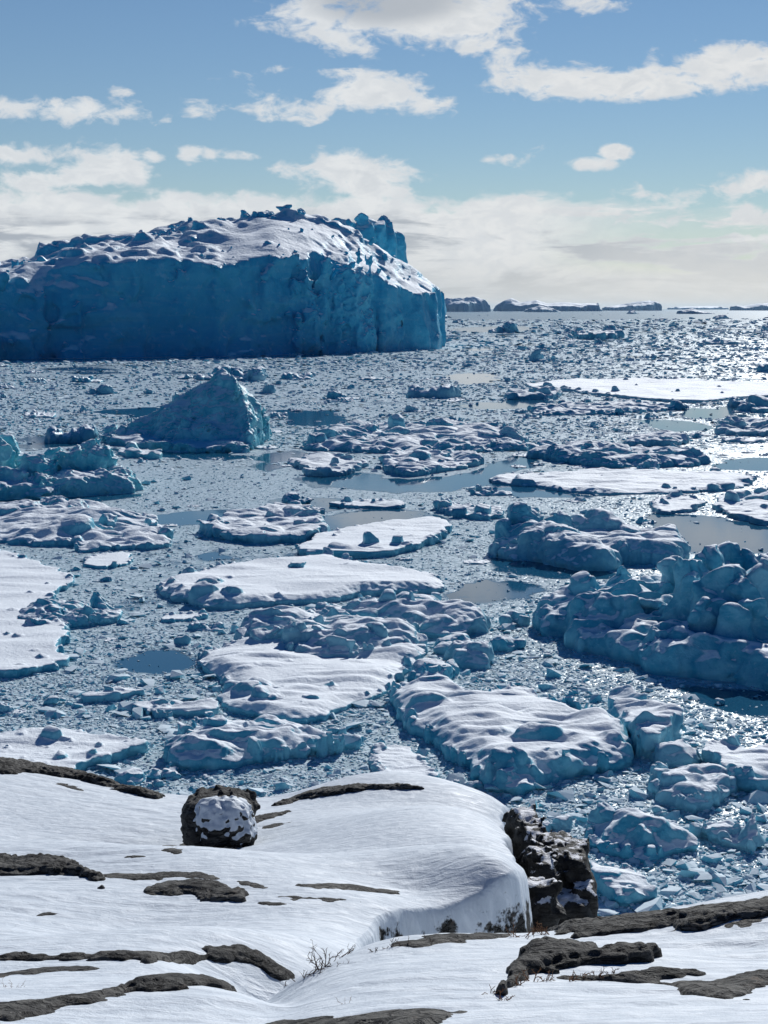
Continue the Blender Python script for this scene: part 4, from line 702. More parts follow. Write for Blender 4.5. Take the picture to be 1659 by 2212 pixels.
Vb = np.concatenate([v for v, _ in parts_]); Fb = np.concatenate([f_ + q_ for (_, f_), q_ in zip(parts_, of_)])
tag(link('brash_ice', mk_mesh('brash_ice', Vb, Fb, M_BRASH, smooth=False)), 'endless crumbs of broken ice packed between the floes', kind='stuff')
print('brash faces', len(Fb))
# ------------------------------------------------------------------ the snowy rock headland the picture is taken from
def tps(P):
    P = np.asarray(P, float); x, y, z = PD(P[:, 0], P[:, 1], P[:, 2])
    z = z + (P[:, 3] if P.shape[1] > 3 else 0)
    A = np.hypot(x[:, None] - x[None], y[:, None] - y[None]) / 10
    U = np.where(A > 0, A * A * np.log(A + 1e-9), 0) + np.eye(len(x)) * 1e-4
    Q = np.stack([np.ones_like(x), x / 10, y / 10], 1); M = np.block([[U, Q], [Q.T, np.zeros((3, 3))]])
    w = np.linalg.solve(M, np.concatenate([z, np.zeros(3)]))
    def f(X, Y):
        r = np.full(X.shape, w[-3]) + w[-2] * X / 10 + w[-1] * Y / 10
        for i in range(len(x)):
            a2 = ((X - x[i]) ** 2 + (Y - y[i]) ** 2) / 100; r = r + w[i] * .5 * a2 * np.log(a2 + 1e-12)
        return r
    return f
def row(pts, dz=0.0): return [(x, y, d, dz) for x, y, d in pts]
CB = row([(-80, 1644, 30.5), (0, 1648, 30), (90, 1660, 29), (170, 1676, 28), (270, 1703, 27), (370, 1722, 26), (480, 1722, 25.5), (590, 1735, 24.8), (650, 1716, 25.5), (720, 1704, 26.2), (830, 1700, 26.8), (930, 1707, 26.4), (1080, 1736, 24.4)])
PB = CB + [(x, y, d + 3, -.8) for x, y, d, _ in CB] + [(x, y, d + 8, -4.0) for x, y, d, _ in CB] + row([
  (0, 1760, 22), (200, 1765, 21.5), (350, 1795, 20), (480, 1812, 19.6), (560, 1775, 21.5), (700, 1760, 21.8), (900, 1752, 22.6), (1040, 1764, 21.6), (1070, 1820, 18.2), (1100, 1868, 15.9), (900, 1850, 17.5), (700, 1850, 17.5), (450, 1853, 17.2), (250, 1853, 17),
  (0, 1853, 17.2), (-80, 1850, 17.2), (60, 1862, 16.4), (0, 1925, 13.9), (200, 1925, 14.1), (440, 1906, 14.9), (440, 1962, 12.8), (700, 1955, 13.2), (900, 1945, 13.9), (980, 1951, 13.6), (700, 2012, 11.5), (400, 2034, 10.8), (150, 2025, 11), (-60, 2040, 10.3),
  (300, 2084, 9.3), (550, 2090, 9.6), (-60, 2112, 8.5), (300, 2130, 8.05), (500, 2150, 7.7), (-60, 2200, 6.1), (300, 2200, 6.2), (600, 2180, 6.7), (-60, 2320, 4.5), (700, 2320, 4.5)]) + [(1250, 1800, 22, -1.2), (1250, 1950, 14, -1.0)] + row([(735, 2060, 10.4), (800, 1994, 12.5), (870, 1974, 13.1), (1050, 1924, 13.8), (1120, 1898, 14.0), (1130, 1880, 14.8), (1090, 1820, 18.6), (1078, 1780, 20.5)]) + [(900, 2150, 8, -.9), (1200, 2150, 7.5, -1.5)]
CA = row([(1740, 1946, 11.2), (1659, 1955, 11), (1540, 1968, 10.5), (1420, 1980, 10.1), (1300, 1999, 9.8), (1150, 2019, 9.4), (1000, 2032, 9.2), (900, 2040, 9.0), (830, 2053, 8.8), (760, 2066, 8.6), (700, 2095, 8.2), (650, 2118, 7.9)])
PA = CA + [(x, y, d + 1.1, -.42) for x, y, d, _ in CA] + [(x, y, d + 3, -2.2) for x, y, d, _ in CA] + [(x, y, d + 7, -5.0) for x, y, d, _ in CA] + row([
  (1700, 2050, 8), (1400, 2062, 7.8), (1200, 2063, 8.0), (1000, 2072, 7.9), (850, 2092, 7.7), (700, 2142, 7.2), (1700, 2150, 6.3), (1300, 2132, 6.6), (1000, 2132, 6.6), (800, 2170, 6.2), (1300, 2200, 5.5), (1700, 2200, 5.5), (1000, 2200, 5.6), (700, 2205, 5.9), (1700, 2330, 4.3), (900, 2330, 4.4), (300, 2330, 4.35, ), (620, 2190, 6.5)]) + [(450, 2160, 7.6, -.35), (200, 2200, 6.2, -.5), (400, 2100, 9, -1.0), (100, 2100, 9, -1.5), (0, 1900, 15, -4)]
fB, fA = tps(PB), tps(PA)
def P3(x, y, d): X, Y, Z = PD(x, y, d); return (float(X), float(Y))
LIP = [P3(*p) for p in [(735, 2060, 10.4), (800, 1994, 12.5), (870, 1974, 13.1), (980, 1952, 13.6), (1050, 1924, 13.8), (1120, 1898, 14.0), (1130, 1880, 14.8), (1100, 1860, 17), (1090, 1820, 18.6), (1078, 1780, 20.5), (1070, 1758, 22.3), (1088, 1738, 24.2), (1098, 1736, 26), (1098, 1736, 40), (-400, 1736, 44), (-400, 2300, 5), (600, 2300, 5), (690, 2150, 7.6)]]
LIP = roundpoly(LIP, 1)
BUMPS = [(500, 1818, 19.7, .75, .16), (430, 1915, 15.0, 1.5, .30), (90, 1868, 16.5, 1.6, .26), (470, 2062, 10.0, .9, .15), (150, 2090, 9.6, 1.0, .10), (380, 2126, 8.6, .6, .11), (690, 1944, 13.6, 1.3, .14), (840, 1712, 26, 2.2, .15), (200, 1790, 20, 2.6, -.32), (555, 2118, 8.9, .40, -.16), (380, 1800, 20, 1.6, -.22), (900, 1870, 17, 2.2, .12), (100, 1950, 13.2, 1.2, .10), (620, 1850, 17.5, 1.8, -.12),
         (300, 1990, 12, 1.0, -.12), (1250, 2085, 7.6, .7, .08), (1450, 2050, 8.2, .9, -.06), (900, 2110, 7.4, .8, .05)]
BUMPS = [(*PD(x, y, d)[:2], r, h) for x, y, d, r, h in BUMPS]
def ground(X, Y, detail=True):
    X = np.asarray(X, float); Y = np.asarray(Y, float); r = np.hypot(X, Y)
    z = fB(X, Y); D = polysdf(LIP, X, Y) + .10 * vn(X, Y, None, .7, 71) + .05 * vn(X, Y, None, .22, 72)
    o = np.clip(D, 0, None); z = z - (1.2 * np.clip(o, 0, .05) + 6.0 * np.clip(o - .04, 0, None)) - .02 * sm(-.3, 0, D)
    z = np.maximum(z, fB(X, Y) - 6 - 0 * r)
    zz = smax(z, fA(X, Y), .12)
    for bx_, by_, br, bh in BUMPS: zz = zz + bh * np.exp(-((X - bx_) ** 2 + ((Y - by_) * 1.15) ** 2) / br ** 2)
    if detail:
        zz = zz + .022 * fbm(X, Y, None, 2.6, 81, 3) + .0045 * fbm(X, Y * 2.2, None, .5, 82, 3) + .018 * vn(X * .5, Y * 2.0 + .6 * vn(X, Y, None, 1.5, 5), None, .32, 83) * sm(-.1, .4, vn(X, Y, None, 3.0, 84)) + .004 * vn(X, Y, None, .09, 85)
        wall = sm(.05, .3, D) * sm(.05, .3, z - fA(X, Y)); zz = zz + wall * (.16 * fbm(X, Y, None, .5, 91, 4))
    near = sm(4.2, 2.2, r); zz = zz * (1 - near) + near * (EYE[2] - 1.75 - .12 * r)
    return zz
azg = np.radians(np.concatenate([np.linspace(-70, -16.5, 90, endpoint=False), np.linspace(-16.5, 16.5, 760, endpoint=False), np.linspace(16.5, 70, 90)]))
rg = np.concatenate([np.linspace(.3, 4.0, 14, endpoint=False), np.geomspace(4.0, 34, 980), np.linspace(36, 70, 14)])
A, Rr = np.meshgrid(azg, rg, indexing='ij'); X = np.sin(A) * Rr; Y = np.cos(A) * Rr
Z = ground(X.ravel(), Y.ravel()).reshape(X.shape)
Z = np.where(Rr > 33, Z - (Rr - 33) * 1.1, Z); Z = np.maximum(Z, -1.5)
na, nr = X.shape; ii, jj = np.meshgrid(np.arange(na - 1), np.arange(nr - 1), indexing='ij'); q = (ii * nr + jj).ravel()

def rock_nodes(nt, tc, s=1.0):
    r1 = nt.noise(tc, 1.6 / s, 6, .6, .3); r2 = nt.noise(tc, 14 / s, 6, .65); r3 = nt.noise(tc, 70 / s, 3, .6)
    mp = nt.n('ShaderNodeMapping', {'Vector': tc, 'Scale': (1.0, 1.6, 5.0), 'Rotation': (.25, .1, .2)}).outputs[0]
    ly = nt.noise(mp, 3.2 / s, 5, .6, .8)
    base = nt.mix(nt.ss(r1, .35, .68), C(.034, .033, .032), C(.10, .097, .09))
    base = nt.mix(nt.ss(r2, .55, .72, 0, .7), base, C(.022, .021, .019))          # black lichen
    base = nt.mix(nt.ss(r3, .60, .74, 0, .5), base, C(.27, .26, .23))             # pale mineral grains
    base = nt.mix(nt.ss(nt.noise(tc, 5 / s, 5, .7), .60, .72, 0, .35), base, C(.16, .085, .045))
    cr = nt.m('ABSOLUTE', nt.m('SUBTRACT', ly, .5)); crack = nt.ss(cr, .012, .05)
    base = nt.mix(crack, C(.012, .012, .012), base)
    h = nt.m('ADD', nt.m('MULTIPLY', r2, .035), nt.m('ADD', nt.m('MULTIPLY', crack, .03), nt.m('MULTIPLY', r3, .010)))
    return base, h
m, nt, b = new_mat('wind packed snow over rock')
tc = nt.n('ShaderNodeTexCoord').outputs['Object']; g = nt.n('ShaderNodeNewGeometry'); nz = nt.n('ShaderNodeSeparateXYZ', {0: g.outputs['Normal']}).outputs[2]
rk, rh = rock_nodes(nt, tc)
s1 = nt.noise(tc, 1.1, 5, .6); s2 = nt.noise(tc, 6.0, 6, .65); s3 = nt.noise(tc, 60, 4, .7); s4 = nt.noise(nt.n('ShaderNodeMapping', {'Vector': tc, 'Scale': (1.5, 4.0, 1)}).outputs[0], 2.5, 5, .6, .6)
lp = nt.n('ShaderNodeAttribute', attribute_name='drop').outputs['Fac']
k = nt.m('ADD', nz, nt.m('ADD', nt.m('MULTIPLY_ADD', s2, .9, -.45), nt.m('MULTIPLY_ADD', s1, .6, -.3)))
k = nt.m('SUBTRACT', k, nt.m('MULTIPLY', lp, .55))
sn = nt.ss(k, .02, .12)
snc = nt.mix(nt.ss(s4, .35, .7), C(.50, .555, .62), C(.66, .71, .765))
nt.set(b.inputs['Base Color'], nt.mix(sn, rk, snc)); nt.set(b.inputs['Roughness'], nt.mix(sn, C(.8, .8, .8), nt.mix(nt.ss(s4, .5, .68), C(.62, .62, .62), C(.40, .40, .40))))
b.inputs['Specular IOR Level'].default_value = .12
sh = nt.m('ADD', nt.m('MULTIPLY', s2, .022), nt.m('ADD', nt.m('MULTIPLY', s3, .005), nt.m('MULTIPLY', s4, .030)))
hh = nt.m('ADD', nt.m('MULTIPLY', rh, nt.m('SUBTRACT', 1.0, sn)), nt.m('MULTIPLY', nt.m('ADD', sh, .03), sn))
nt.set(b.inputs['Normal'], nt.n('ShaderNodeBump', {'Strength': .8, 'Distance': 1.0, 'Height': hh}).outputs[0])
M_GROUND = m
me = mk_mesh('ground', np.stack([X.ravel(), Y.ravel(), Z.ravel()], 1), np.stack([q, q + 1, q + nr + 1, q + nr], 1), M_GROUND)
if me.polygons[5].normal.z < 0: me.flip_normals()
drop = np.clip(fB(X.ravel(), Y.ravel()) - Z.ravel() - .15, 0, 3) * (polysdf(LIP, X.ravel(), Y.ravel()) > -.05)
me.attributes.new('drop', 'FLOAT', 'POINT').data.foreach_set('value', np.where(fA(X.ravel(), Y.ravel()) > Z.ravel() - .1, 0, drop).astype(f32))
tag(link('ground', me), 'wind-packed snow over the bare rock headland with a cliff on its right', kind='structure')

# ------------------------------------------------------------------ rock
m, nt, b = new_mat('weathered gneiss'); tc = nt.n('ShaderNodeTexCoord').outputs['Object']
rk, rh = rock_nodes(nt, tc); nt.set(b.inputs['Base Color'], rk); b.inputs['Roughness'].default_value = .82; b.inputs['Specular IOR Level'].default_value = .3
nt.set(b.inputs['Normal'], nt.n('ShaderNodeBump', {'Strength': .9, 'Distance': 1.0, 'Height': rh}).outputs[0]); M_ROCK = m
m, nt, b = new_mat('gneiss plastered with snow'); tc = nt.n('ShaderNodeTexCoord').outputs['Object']; rk, rh = rock_nodes(nt, tc)
g = nt.n('ShaderNodeNewGeometry'); nz = nt.n('ShaderNodeSeparateXYZ', {0: g.outputs['Normal']}).outputs[2]
s2 = nt.noise(tc, 5, 7, .68, .3); s1 = nt.noise(tc, 1.6, 4, .6); zz = nt.n('ShaderNodeSeparateXYZ', {0: tc}).outputs[2]
sn = nt.ss(nt.m('ADD', nt.m('MULTIPLY', nz, .55), nt.m('ADD', nt.m('MULTIPLY_ADD', s2, 1.5, -.75), nt.m('MULTIPLY_ADD', s1, .7, -.35))), .46, .51)
nt.set(b.inputs['Base Color'], nt.mix(sn, nt.mix(1.0, rk, C(.25, .25, .25), 'MULTIPLY'), C(.82, .83, .87))); b.inputs['Roughness'].default_value = .75
nt.set(b.inputs['Normal'], nt.n('ShaderNodeBump', {'Strength': .9, 'Distance': 1.0, 'Height': nt.m('ADD', rh, nt.m('MULTIPLY', sn, .02))}).outputs[0]); M_SNOWROCK = m

def hit(px, py):
    d = np.geomspace(3.2, 45, 900); out = []
    for x, y in zip(px, py):
        X, Y, Zr = PD(x, y, d); e = Zr - ground(X, Y, False)
        i = np.argmax(e < 0) if (e < 0).any() else int(np.argmin(e[50:])) + 50
        out.append((X[i], Y[i], d[i]))
    return np.array(out)
def outcrop(label, px, seed, hk=.14, name='rock_outcrop', ext=1.0, mat=None, flat=.35, cap=.35):
    rng = np.random.default_rng(seed); p = np.array(px, float); H3 = hit(p[:, 0], p[:, 1]); P = roundpoly(H3[:, :2], 2); dm = np.median(H3[:, 2])
    hgt = np.clip(hk * (p[:, 1].max() - p[:, 1].min()) * K * dm, .02, cap)
    lo, hi = P.min(0) - .12, P.max(0) + .12; c = max(.012, dm * K * 2.2, math.sqrt((hi - lo).prod() / 90000))
    X, Y = np.meshgrid(np.arange(lo[0], hi[0], c), np.arange(lo[1], hi[1], c), indexing='ij')
    D = polysdf(P, X, Y) + .09 * vn(X * .6, Y, None, .35, seed) + .06 * vn(X, Y, None, .12, seed + 1) + .02 * vn(X, Y, None, .045, seed + 2)
    wid = max(.08, .5 * -D.min())
    prof = np.clip(-D / wid, -1.2, 1.0); prof = np.where(prof > 0, np.clip(prof, 0, 1) ** flat, prof * 1.2)
    tl_ = prof + .35 * vn(X * .5, Y, None, .3, seed + 7); prof = np.where(prof > 0, .45 * prof + .55 * np.clip((np.floor(tl_ * 3) + sm(.55, .9, tl_ * 3 - np.floor(tl_ * 3))) / 3, 0, 1.1), prof) - .35 * np.clip(vn(X * .6, Y, None, .5, seed + 8) - .25, 0, 1)
    lay = np.abs(vn(X * .35, Y, None, .22, seed + 5)); zz = ground(X, Y, False) - .012 + hgt * prof + (.05 * (lay - .5) + .05 * fbm(X, Y, None, .35, seed + 3, 4) + .012 * vn(X, Y, None, .04, seed + 9)) * np.clip(hgt / .12, .25, 1.3)
    na, nr = X.shape; ii, jj = np.meshgrid(np.arange(na - 1), np.arange(nr - 1), indexing='ij'); q = (ii * nr + jj).ravel()
    F = np.stack([q, q + nr, q + nr + 1, q + 1], 1); F = F[(D.ravel()[F] < .07).any(1)]
    use = np.unique(F); rem = np.full(X.size, -1); rem[use] = np.arange(len(use)); cx, cy = P.mean(0); cz = float(ground(np.array([cx]), np.array([cy]), False)[0])
    V = np.stack([X.ravel()[use] - cx, Y.ravel()[use] - cy, zz.ravel()[use] - cz], 1)
    me = mk_mesh(name, V, rem[F], mat or M_ROCK)
    return tag(link(name, me, (cx, cy, cz)), label, 'rock', 'rock outcrops in the snow')
OC = outcrop
OC('dark rock rim along the skyline of the snow hump at the left', [(-60, 1640), (0, 1646), (45, 1652), (110, 1660), (180, 1676), (230, 1694), (300, 1710), (375, 1724), (330, 1724), (250, 1709), (215, 1698), (150, 1681), (60, 1667), (20, 1674), (-60, 1668)], 1, .35, cap=.14)
OC('short brown rock streak in the snow under the left skyline rim', [(116, 1694), (150, 1691), (192, 1713), (170, 1711), (140, 1700)], 2)
OC('thin dark rock rim along the crest right of the boulder', [(587, 1742), (640, 1718), (720, 1704), (840, 1701), (935, 1707), (880, 1708), (800, 1707), (740, 1714), (690, 1722), (640, 1730)], 3, .35, cap=.10)
OC('ragged grey rock ledge just right of the boulder', [(452, 1808), (500, 1780), (560, 1762), (640, 1749), (600, 1766), (560, 1776), (548, 1792), (500, 1800), (470, 1810)], 4)
OC('small grey rock patch below the ragged ledge by the boulder', [(562, 1792), (590, 1779), (636, 1775), (600, 1791)], 5)
OC('wedge of bare grey rock in front of the boulder', [(332, 1834), (370, 1826), (414, 1821), (400, 1840), (378, 1840)], 6)
OC('thin brown rock sliver in the hollow left of the grey wedge', [(260, 1851), (290, 1845), (330, 1848), (300, 1853)], 7)
OC('broad rounded grey rock slab at the left edge with a dark blunt end', [(-60, 1862), (60, 1857), (120, 1858), (170, 1868), (206, 1885), (228, 1908), (224, 1922), (190, 1900), (150, 1886), (70, 1889), (-60, 1892)], 8, .4)
OC('long low rock band running right from the broad rounded slab', [(210, 1886), (300, 1888), (380, 1883), (450, 1889), (492, 1900), (460, 1903), (390, 1895), (300, 1897), (215, 1893)], 9)
OC('short dark rock tip at the end of the long low band', [(500, 1901), (545, 1906), (580, 1919), (560, 1921), (530, 1911)], 10)
OC('arched dark rock hump crowning the middle snow bulge', [(308, 1926), (350, 1911), (410, 1908), (470, 1916), (520, 1928), (560, 1953), (530, 1952), (500, 1947), (450, 1950), (440, 1932), (400, 1931), (340, 1936)], 11, .4)
OC('smooth long grey rock back right of the arched hump', [(533, 1935), (600, 1930), (680, 1933), (760, 1939), (808, 1956), (760, 1951), (690, 1952), (600, 1943)], 12)
OC('hairline rock sliver under the smooth grey back', [(553, 1949), (630, 1952), (600, 1956), (560, 1957)], 13)
OC('thin rock streak on the wide snowfield above the smooth grey back', [(608, 1913), (680, 1909), (750, 1911), (885, 1922), (800, 1926), (700, 1922)], 14)
OC('small curved rock edge low on the left snow slope', [(42, 1982), (70, 1971), (142, 1974), (100, 1978), (60, 1984)], 15)
OC('stub of rock at the left edge above the long dark bands', [(-60, 2042), (20, 2041), (72, 2043), (60, 2051), (-60, 2053)], 16)
OC('longest dark rock band, ending in a mossy knuckle near the shrub', [(-60, 2073), (60, 2065), (150, 2067), (260, 2065), (330, 2059), (420, 2057), (500, 2052), (540, 2055), (592, 2078), (638, 2116), (600, 2120), (585, 2110), (560, 2092), (530, 2083), (450, 2081), (390, 2087), (310, 2087), (320, 2076), (250, 2079), (150, 2077), (40, 2077), (-60, 2080)], 17, .3)
OC('dark rock band at the left edge just under the longest one', [(-60, 2103), (0, 2098), (60, 2089), (160, 2085), (242, 2090), (215, 2098), (140, 2100), (50, 2110), (-60, 2118)], 18)
OC('slim rock arc below the mossy knuckle', [(423, 2113), (470, 2086), (522, 2073), (500, 2086), (460, 2102)], 19)
OC('rising rock band along the lowest left snow, broken in two by drift', [(-60, 2186), (50, 2166), (150, 2152), (215, 2140), (300, 2127), (330, 2119), (420, 2113), (465, 2117), (502, 2143), (460, 2132), (420, 2129), (370, 2137), (330, 2133), (260, 2152), (215, 2164), (170, 2172), (100, 2187), (-60, 2204)], 20, .3)
OC('flat grey rock shelf at the bottom edge of the picture', [(540, 2222), (620, 2204), (690, 2198), (760, 2190), (830, 2180), (870, 2164), (882, 2184), (1000, 2174), (1062, 2154), (1010, 2190), (920, 2226), (560, 2240)], 21, .3)
OC('broad sunlit rock ridge on the right skyline, in front of the cliff', [(1148, 2013), (1270, 1994), (1400, 1977), (1540, 1960), (1740, 1940), (1740, 1972), (1680, 1976), (1620, 1986), (1550, 2001), (1530, 2011), (1462, 2014), (1470, 1999), (1380, 2007), (1300, 2020), (1228, 2029), (1240, 2016), (1180, 2021)], 22, .35, cap=.14)
OC('thin rock rim left of the broad sunlit ridge, before the snowy gully', [(845, 2042), (900, 2031), (1000, 2021), (1145, 2016), (1060, 2032), (960, 2037), (880, 2047)], 23, .4, cap=.08)
OC('small brown rock island in the snow near the right edge', [(1570, 1990), (1610, 1979), (1634, 1984), (1600, 1994), (1574, 1998)], 24)
OC('big blocky grey rock with a steep dark left face, low on the right', [(1070, 2152), (1071, 2110), (1090, 2090), (1116, 2083), (1130, 2071), (1190, 2066), (1280, 2063), (1272, 2073), (1370, 2065), (1428, 2063), (1406, 2076), (1380, 2081), (1350, 2087), (1250, 2093), (1215, 2103), (1160, 2103), (1150, 2128), (1112, 2144), (1090, 2160)], 25, .5, flat=.22)
OC('long low rock ledge with a black undercut at the lower right', [(1178, 2107), (1300, 2107), (1400, 2099), (1480, 2099), (1530, 2107), (1450, 2117), (1560, 2119), (1640, 2104), (1740, 2090), (1740, 2106), (1640, 2130), (1628, 2152), (1590, 2167), (1550, 2167), (1480, 2152), (1400, 2127), (1300, 2118), (1200, 2117)], 26, .3)

def rock_solid(name, label, box, pieces, seed, mat, c, rough=.12, rs=.5, k=.12, cat='rock', group=None, planes=5):
    """pieces: (centre, half size, euler, p) rounded blocks melted into one rock"""
    rng = np.random.default_rng(seed); lo, hi = np.array(box[0]), np.array(box[1]); n = ((hi - lo) / c).astype(int) + 1
    X, Y, Zg = np.meshgrid(*[lo[a] + np.arange(n[a]) * c for a in range(3)], indexing='ij'); f = np.full(n, 9.0)
    for cen, half, eu, p in pieces:
        Rm = np.array(Euler(eu).to_matrix()).T; d3 = [X - cen[0], Y - cen[1], Zg - cen[2]]
        u = [np.abs(Rm[i, 0] * d3[0] + Rm[i, 1] * d3[1] + Rm[i, 2] * d3[2]) / half[i] for i in range(3)]
        f = smin(f, pnorm(u, half, p), k)
    f = f + rough * (.45 - np.minimum(np.abs(gn(tuple(n), c, 0, rs, rng)), 1.3)) + rough * .5 * (.4 - np.minimum(np.abs(gn(tuple(n), c, 0, rs * .4, rng)), 1.3)) + .3 * rough * gn(tuple(n), c, 0, rs * .15, rng)
    V, Q = surfnet(f.astype(f32), lo, c); ctr = (lo + hi) / 2; ctr[2] = lo[2]; V = V - ctr.astype(f32)
    o = link(name, mk_mesh(name, V, Q, mat), tuple(ctr)); return tag(o, label or '', cat, group)
# the boulder, rust-black on its sides and plastered with snow on the near face
bx, by, bz = PD(470, 1800, 20.6); mm_ = K * 21.2
w_ = 140 * mm_ / 2
top = PD(470, 1714, 20.9)[2]; hh_ = top - bz
o = rock_solid('boulder', 'big rounded dark boulder half plastered with snow on the headland crest', ((bx - w_ * 1.4, by - .9, bz - .5), (bx + w_ * 1.4, by + 1.3, top + .25)),
  [((bx - .05, by + .25, bz + hh_ * .38), (w_ * .95, .62, hh_ * .60), (0, .06, 0), 3.0), ((bx - w_ * .35, by + .2, bz + hh_ * .25), (w_ * .6, .6, hh_ * .6), (0, .1, 0), 2.8), ((bx + w_ * .5, by + .35, bz + hh_ * .38), (w_ * .5, .55, hh_ * .5), (0, .25, 0), 2.6)], 5, M_ROCK, .022, rough=.05, rs=.3)
ps = rock_solid('snow_plaster', None, ((bx - w_ * 1.3, by - .9, bz - .5), (bx + w_ * 1.3, by + .6, top + .2)), [((bx + .06, by + .06, bz + hh_ * .44), (w_ * .80, .66, hh_ * .50), (-.3, .06, .15), 3.6), ((bx + .12, by - .02, bz + hh_ * .12), (w_ * .95, .6, hh_ * .34), (-.2, .1, 0), 2.4)], 19, M_GROUND, .022, rough=.04, rs=.3)
for k_ in ('label', 'category', 'group'):
    if k_ in ps: del ps[k_]
ps.location = Vector(ps.location) - Vector(o.location); ps.parent = o
# rock tower and dark buttress of the cliff
def pt(x, y, d): return np.array([float(v) for v in PD(x, y, d)])
T = pt(1225, 1905, 19.3); m_ = K * 19.6
def blockp(x0, x1, y0, d, dep, eu=(0, 0, 0), p=6, h=3.2):
    a = pt((x0 + x1) / 2, y0, d); hw = (x1 - x0) / 2 * K * d * 1.03
    return ((a[0], a[1] + dep, a[2] - h / 2), (hw, dep, h / 2), eu, p)
tp = [blockp(1165, 1256, 1852, 19.0, .55, (.02, .05, .1), 7), blockp(1225, 1276, 1864, 18.9, .5, (0, .03, -.1), 7), blockp(1235, 1290, 1925, 18.6, .4, (0, .02, .1), 6), blockp(1150, 1195, 1838, 19.6, .5, (0, .05, .2), 5), blockp(1180, 1294, 1965, 18.3, .4, (0, 0, 0), 5)]
rock_solid('rock_tower', 'black rock tower with snow on its flat top, standing at the foot of the cliff', ((T[0] - 1.1, T[1] - 1.3, T[2] - 2.2), (T[0] + 1.0, T[1] + 1.7, T[2] + .75)), tp, 8, M_SNOWROCK, .027, rough=.032, rs=.3, k=.04)
Bt = pt(1125, 1850, 19.3)
bp_ = [blockp(1095, 1150, 1788, 21.4, .5, (0, .1, .2), 5), blockp(1110, 1162, 1818, 20.4, .5, (0, .1, .1), 5), blockp(1120, 1172, 1835, 19.3, .5, (0, .08, .2), 5), blockp(1130, 1180, 1880, 17.6, .5, (0, .08, .2), 5), blockp(1120, 1176, 1945, 15.6, .45, (0, .08, .2), 5)]
rock_solid('cliff_buttress', 'dark buttress of cliff rock streaked with snow under the snowy lip', ((Bt[0] - 1.2, Bt[1] - 4.6, Bt[2] - 2.4), (Bt[0] + 1.0, Bt[1] + 3.4, Bt[2] + 1.4)), bp_, 9, M_SNOWROCK, .034, rough=.05, rs=.35, k=.1)

# ------------------------------------------------------------------ bare shrubs
m, nt, b = new_mat('brown twig'); tc = nt.n('ShaderNodeTexCoord').outputs['Object']
nt.set(b.inputs['Base Color'], nt.mix(nt.noise(tc, 20, 3), C(.035, .022, .018), C(.09, .05, .035))); b.inputs['Roughness'].default_value = .8; M_TWIG = m
m, nt, b = new_mat('rust coloured dry twig'); tc = nt.n('ShaderNodeTexCoord').outputs['Object']
nt.set(b.inputs['Base Color'], nt.mix(nt.noise(tc, 30, 3), C(.14, .05, .02), C(.24, .12, .05))); b.inputs['Roughness'].default_value = .85; M_RUST = m
def shrub(label, roots, hgt, seed, mat, n=3, name='dwarf_shrub', lean=(.4, 0), thick=.006, cat='shrub'):
    rng = np.random.default_rng(seed); Vs, Fs = [], []; r0 = hit([r[0] for r in roots], [r[1] for r in roots])
    org = np.array([r0[0, 0], r0[0, 1], float(ground(r0[:1, 0], r0[:1, 1])[0])])
    def tube(pts, rad):
        pts = np.array(pts); k = 5; base = sum(len(v) for v in Vs)
        ring = []
        for i, p in enumerate(pts):
            t = pts[min(i + 1, len(pts) - 1)] - pts[max(i - 1, 0)]; t = t / (np.linalg.norm(t) + 1e-9); a = np.cross(t, (0.3, .9, .2)); a /= np.linalg.norm(a); b2 = np.cross(t, a)
            r = rad * (1 - .75 * i / (len(pts) - 1))
            for j in range(k): ring.append(p + r * (math.cos(6.283 * j / k) * a + math.sin(6.283 * j / k) * b2))
        Vs.append(np.array(ring))
        for i in range(len(pts) - 1):
            for j in range(k): Fs.append([base + i * k + j, base + i * k + (j + 1) % k, base + (i + 1) * k + (j + 1) % k, base + (i + 1) * k + j])
    def grow(p, dr, L, rad, dep):
        pts = [p]; d_ = dr.copy(); ns = 6
        for i in range(ns):
            d_ = d_ + rng.normal(0, .22, 3); d_ /= np.linalg.norm(d_); p = p + d_ * L / ns; pts.append(p)
            if dep and i > 0 and rng.random() < .62:
                s_ = d_ + rng.normal(0, .6, 3); s_ /= np.linalg.norm(s_); grow(p, s_, L * rng.uniform(.3, .6), rad * .6, dep - 1)
        tube(pts, rad)
    for q in r0:
        z = float(ground(q[:1], q[1:2])[0]); p = np.array([q[0], q[1], z - .02]) - org
        for i in range(n):
            dr = np.array([lean[0] + rng.normal(0, .5), lean[1] + rng.normal(0, .3), 1.0 * rng.uniform(.35, 1.1)]); dr /= np.linalg.norm(dr); grow(p, dr, hgt * rng.uniform(.6, 1.1), thick, 2)
    return tag(link(name, mk_mesh(name, np.concatenate(Vs), np.array(Fs), mat), tuple(org)), label, cat, 'bare shrubs and dry stalks')
shrub('largest leafless shrub, dark twigs fanning up at the near end of the gully', [(672, 2108), (690, 2096), (712, 2080), (735, 2066), (700, 2090), (655, 2115)], .14, 1, M_TWIG, 3, lean=(.7, .1), thick=.0042)
shrub('small tangle of dark twigs in the snow left of the largest shrub', [(642, 2118), (615, 2130)], .08, 2, M_TWIG, 3, thick=.0035)
shrub('reddish creeping twigs on the snow below the sunlit ridge', [(1130, 2026), (1150, 2022), (1170, 2020), (1110, 2024), (1190, 2020)], .09, 3, M_RUST, 3, lean=(0, 0), thick=.004)
shrub('rust-brown dry twigs along the foot of the big blocky rock', [(1120, 2132), (1150, 2120), (1180, 2118), (1230, 2118), (1260, 2114), (1290, 2112), (1320, 2110)], .07, 4, M_RUST, 4, lean=(0, 0), thick=.004)
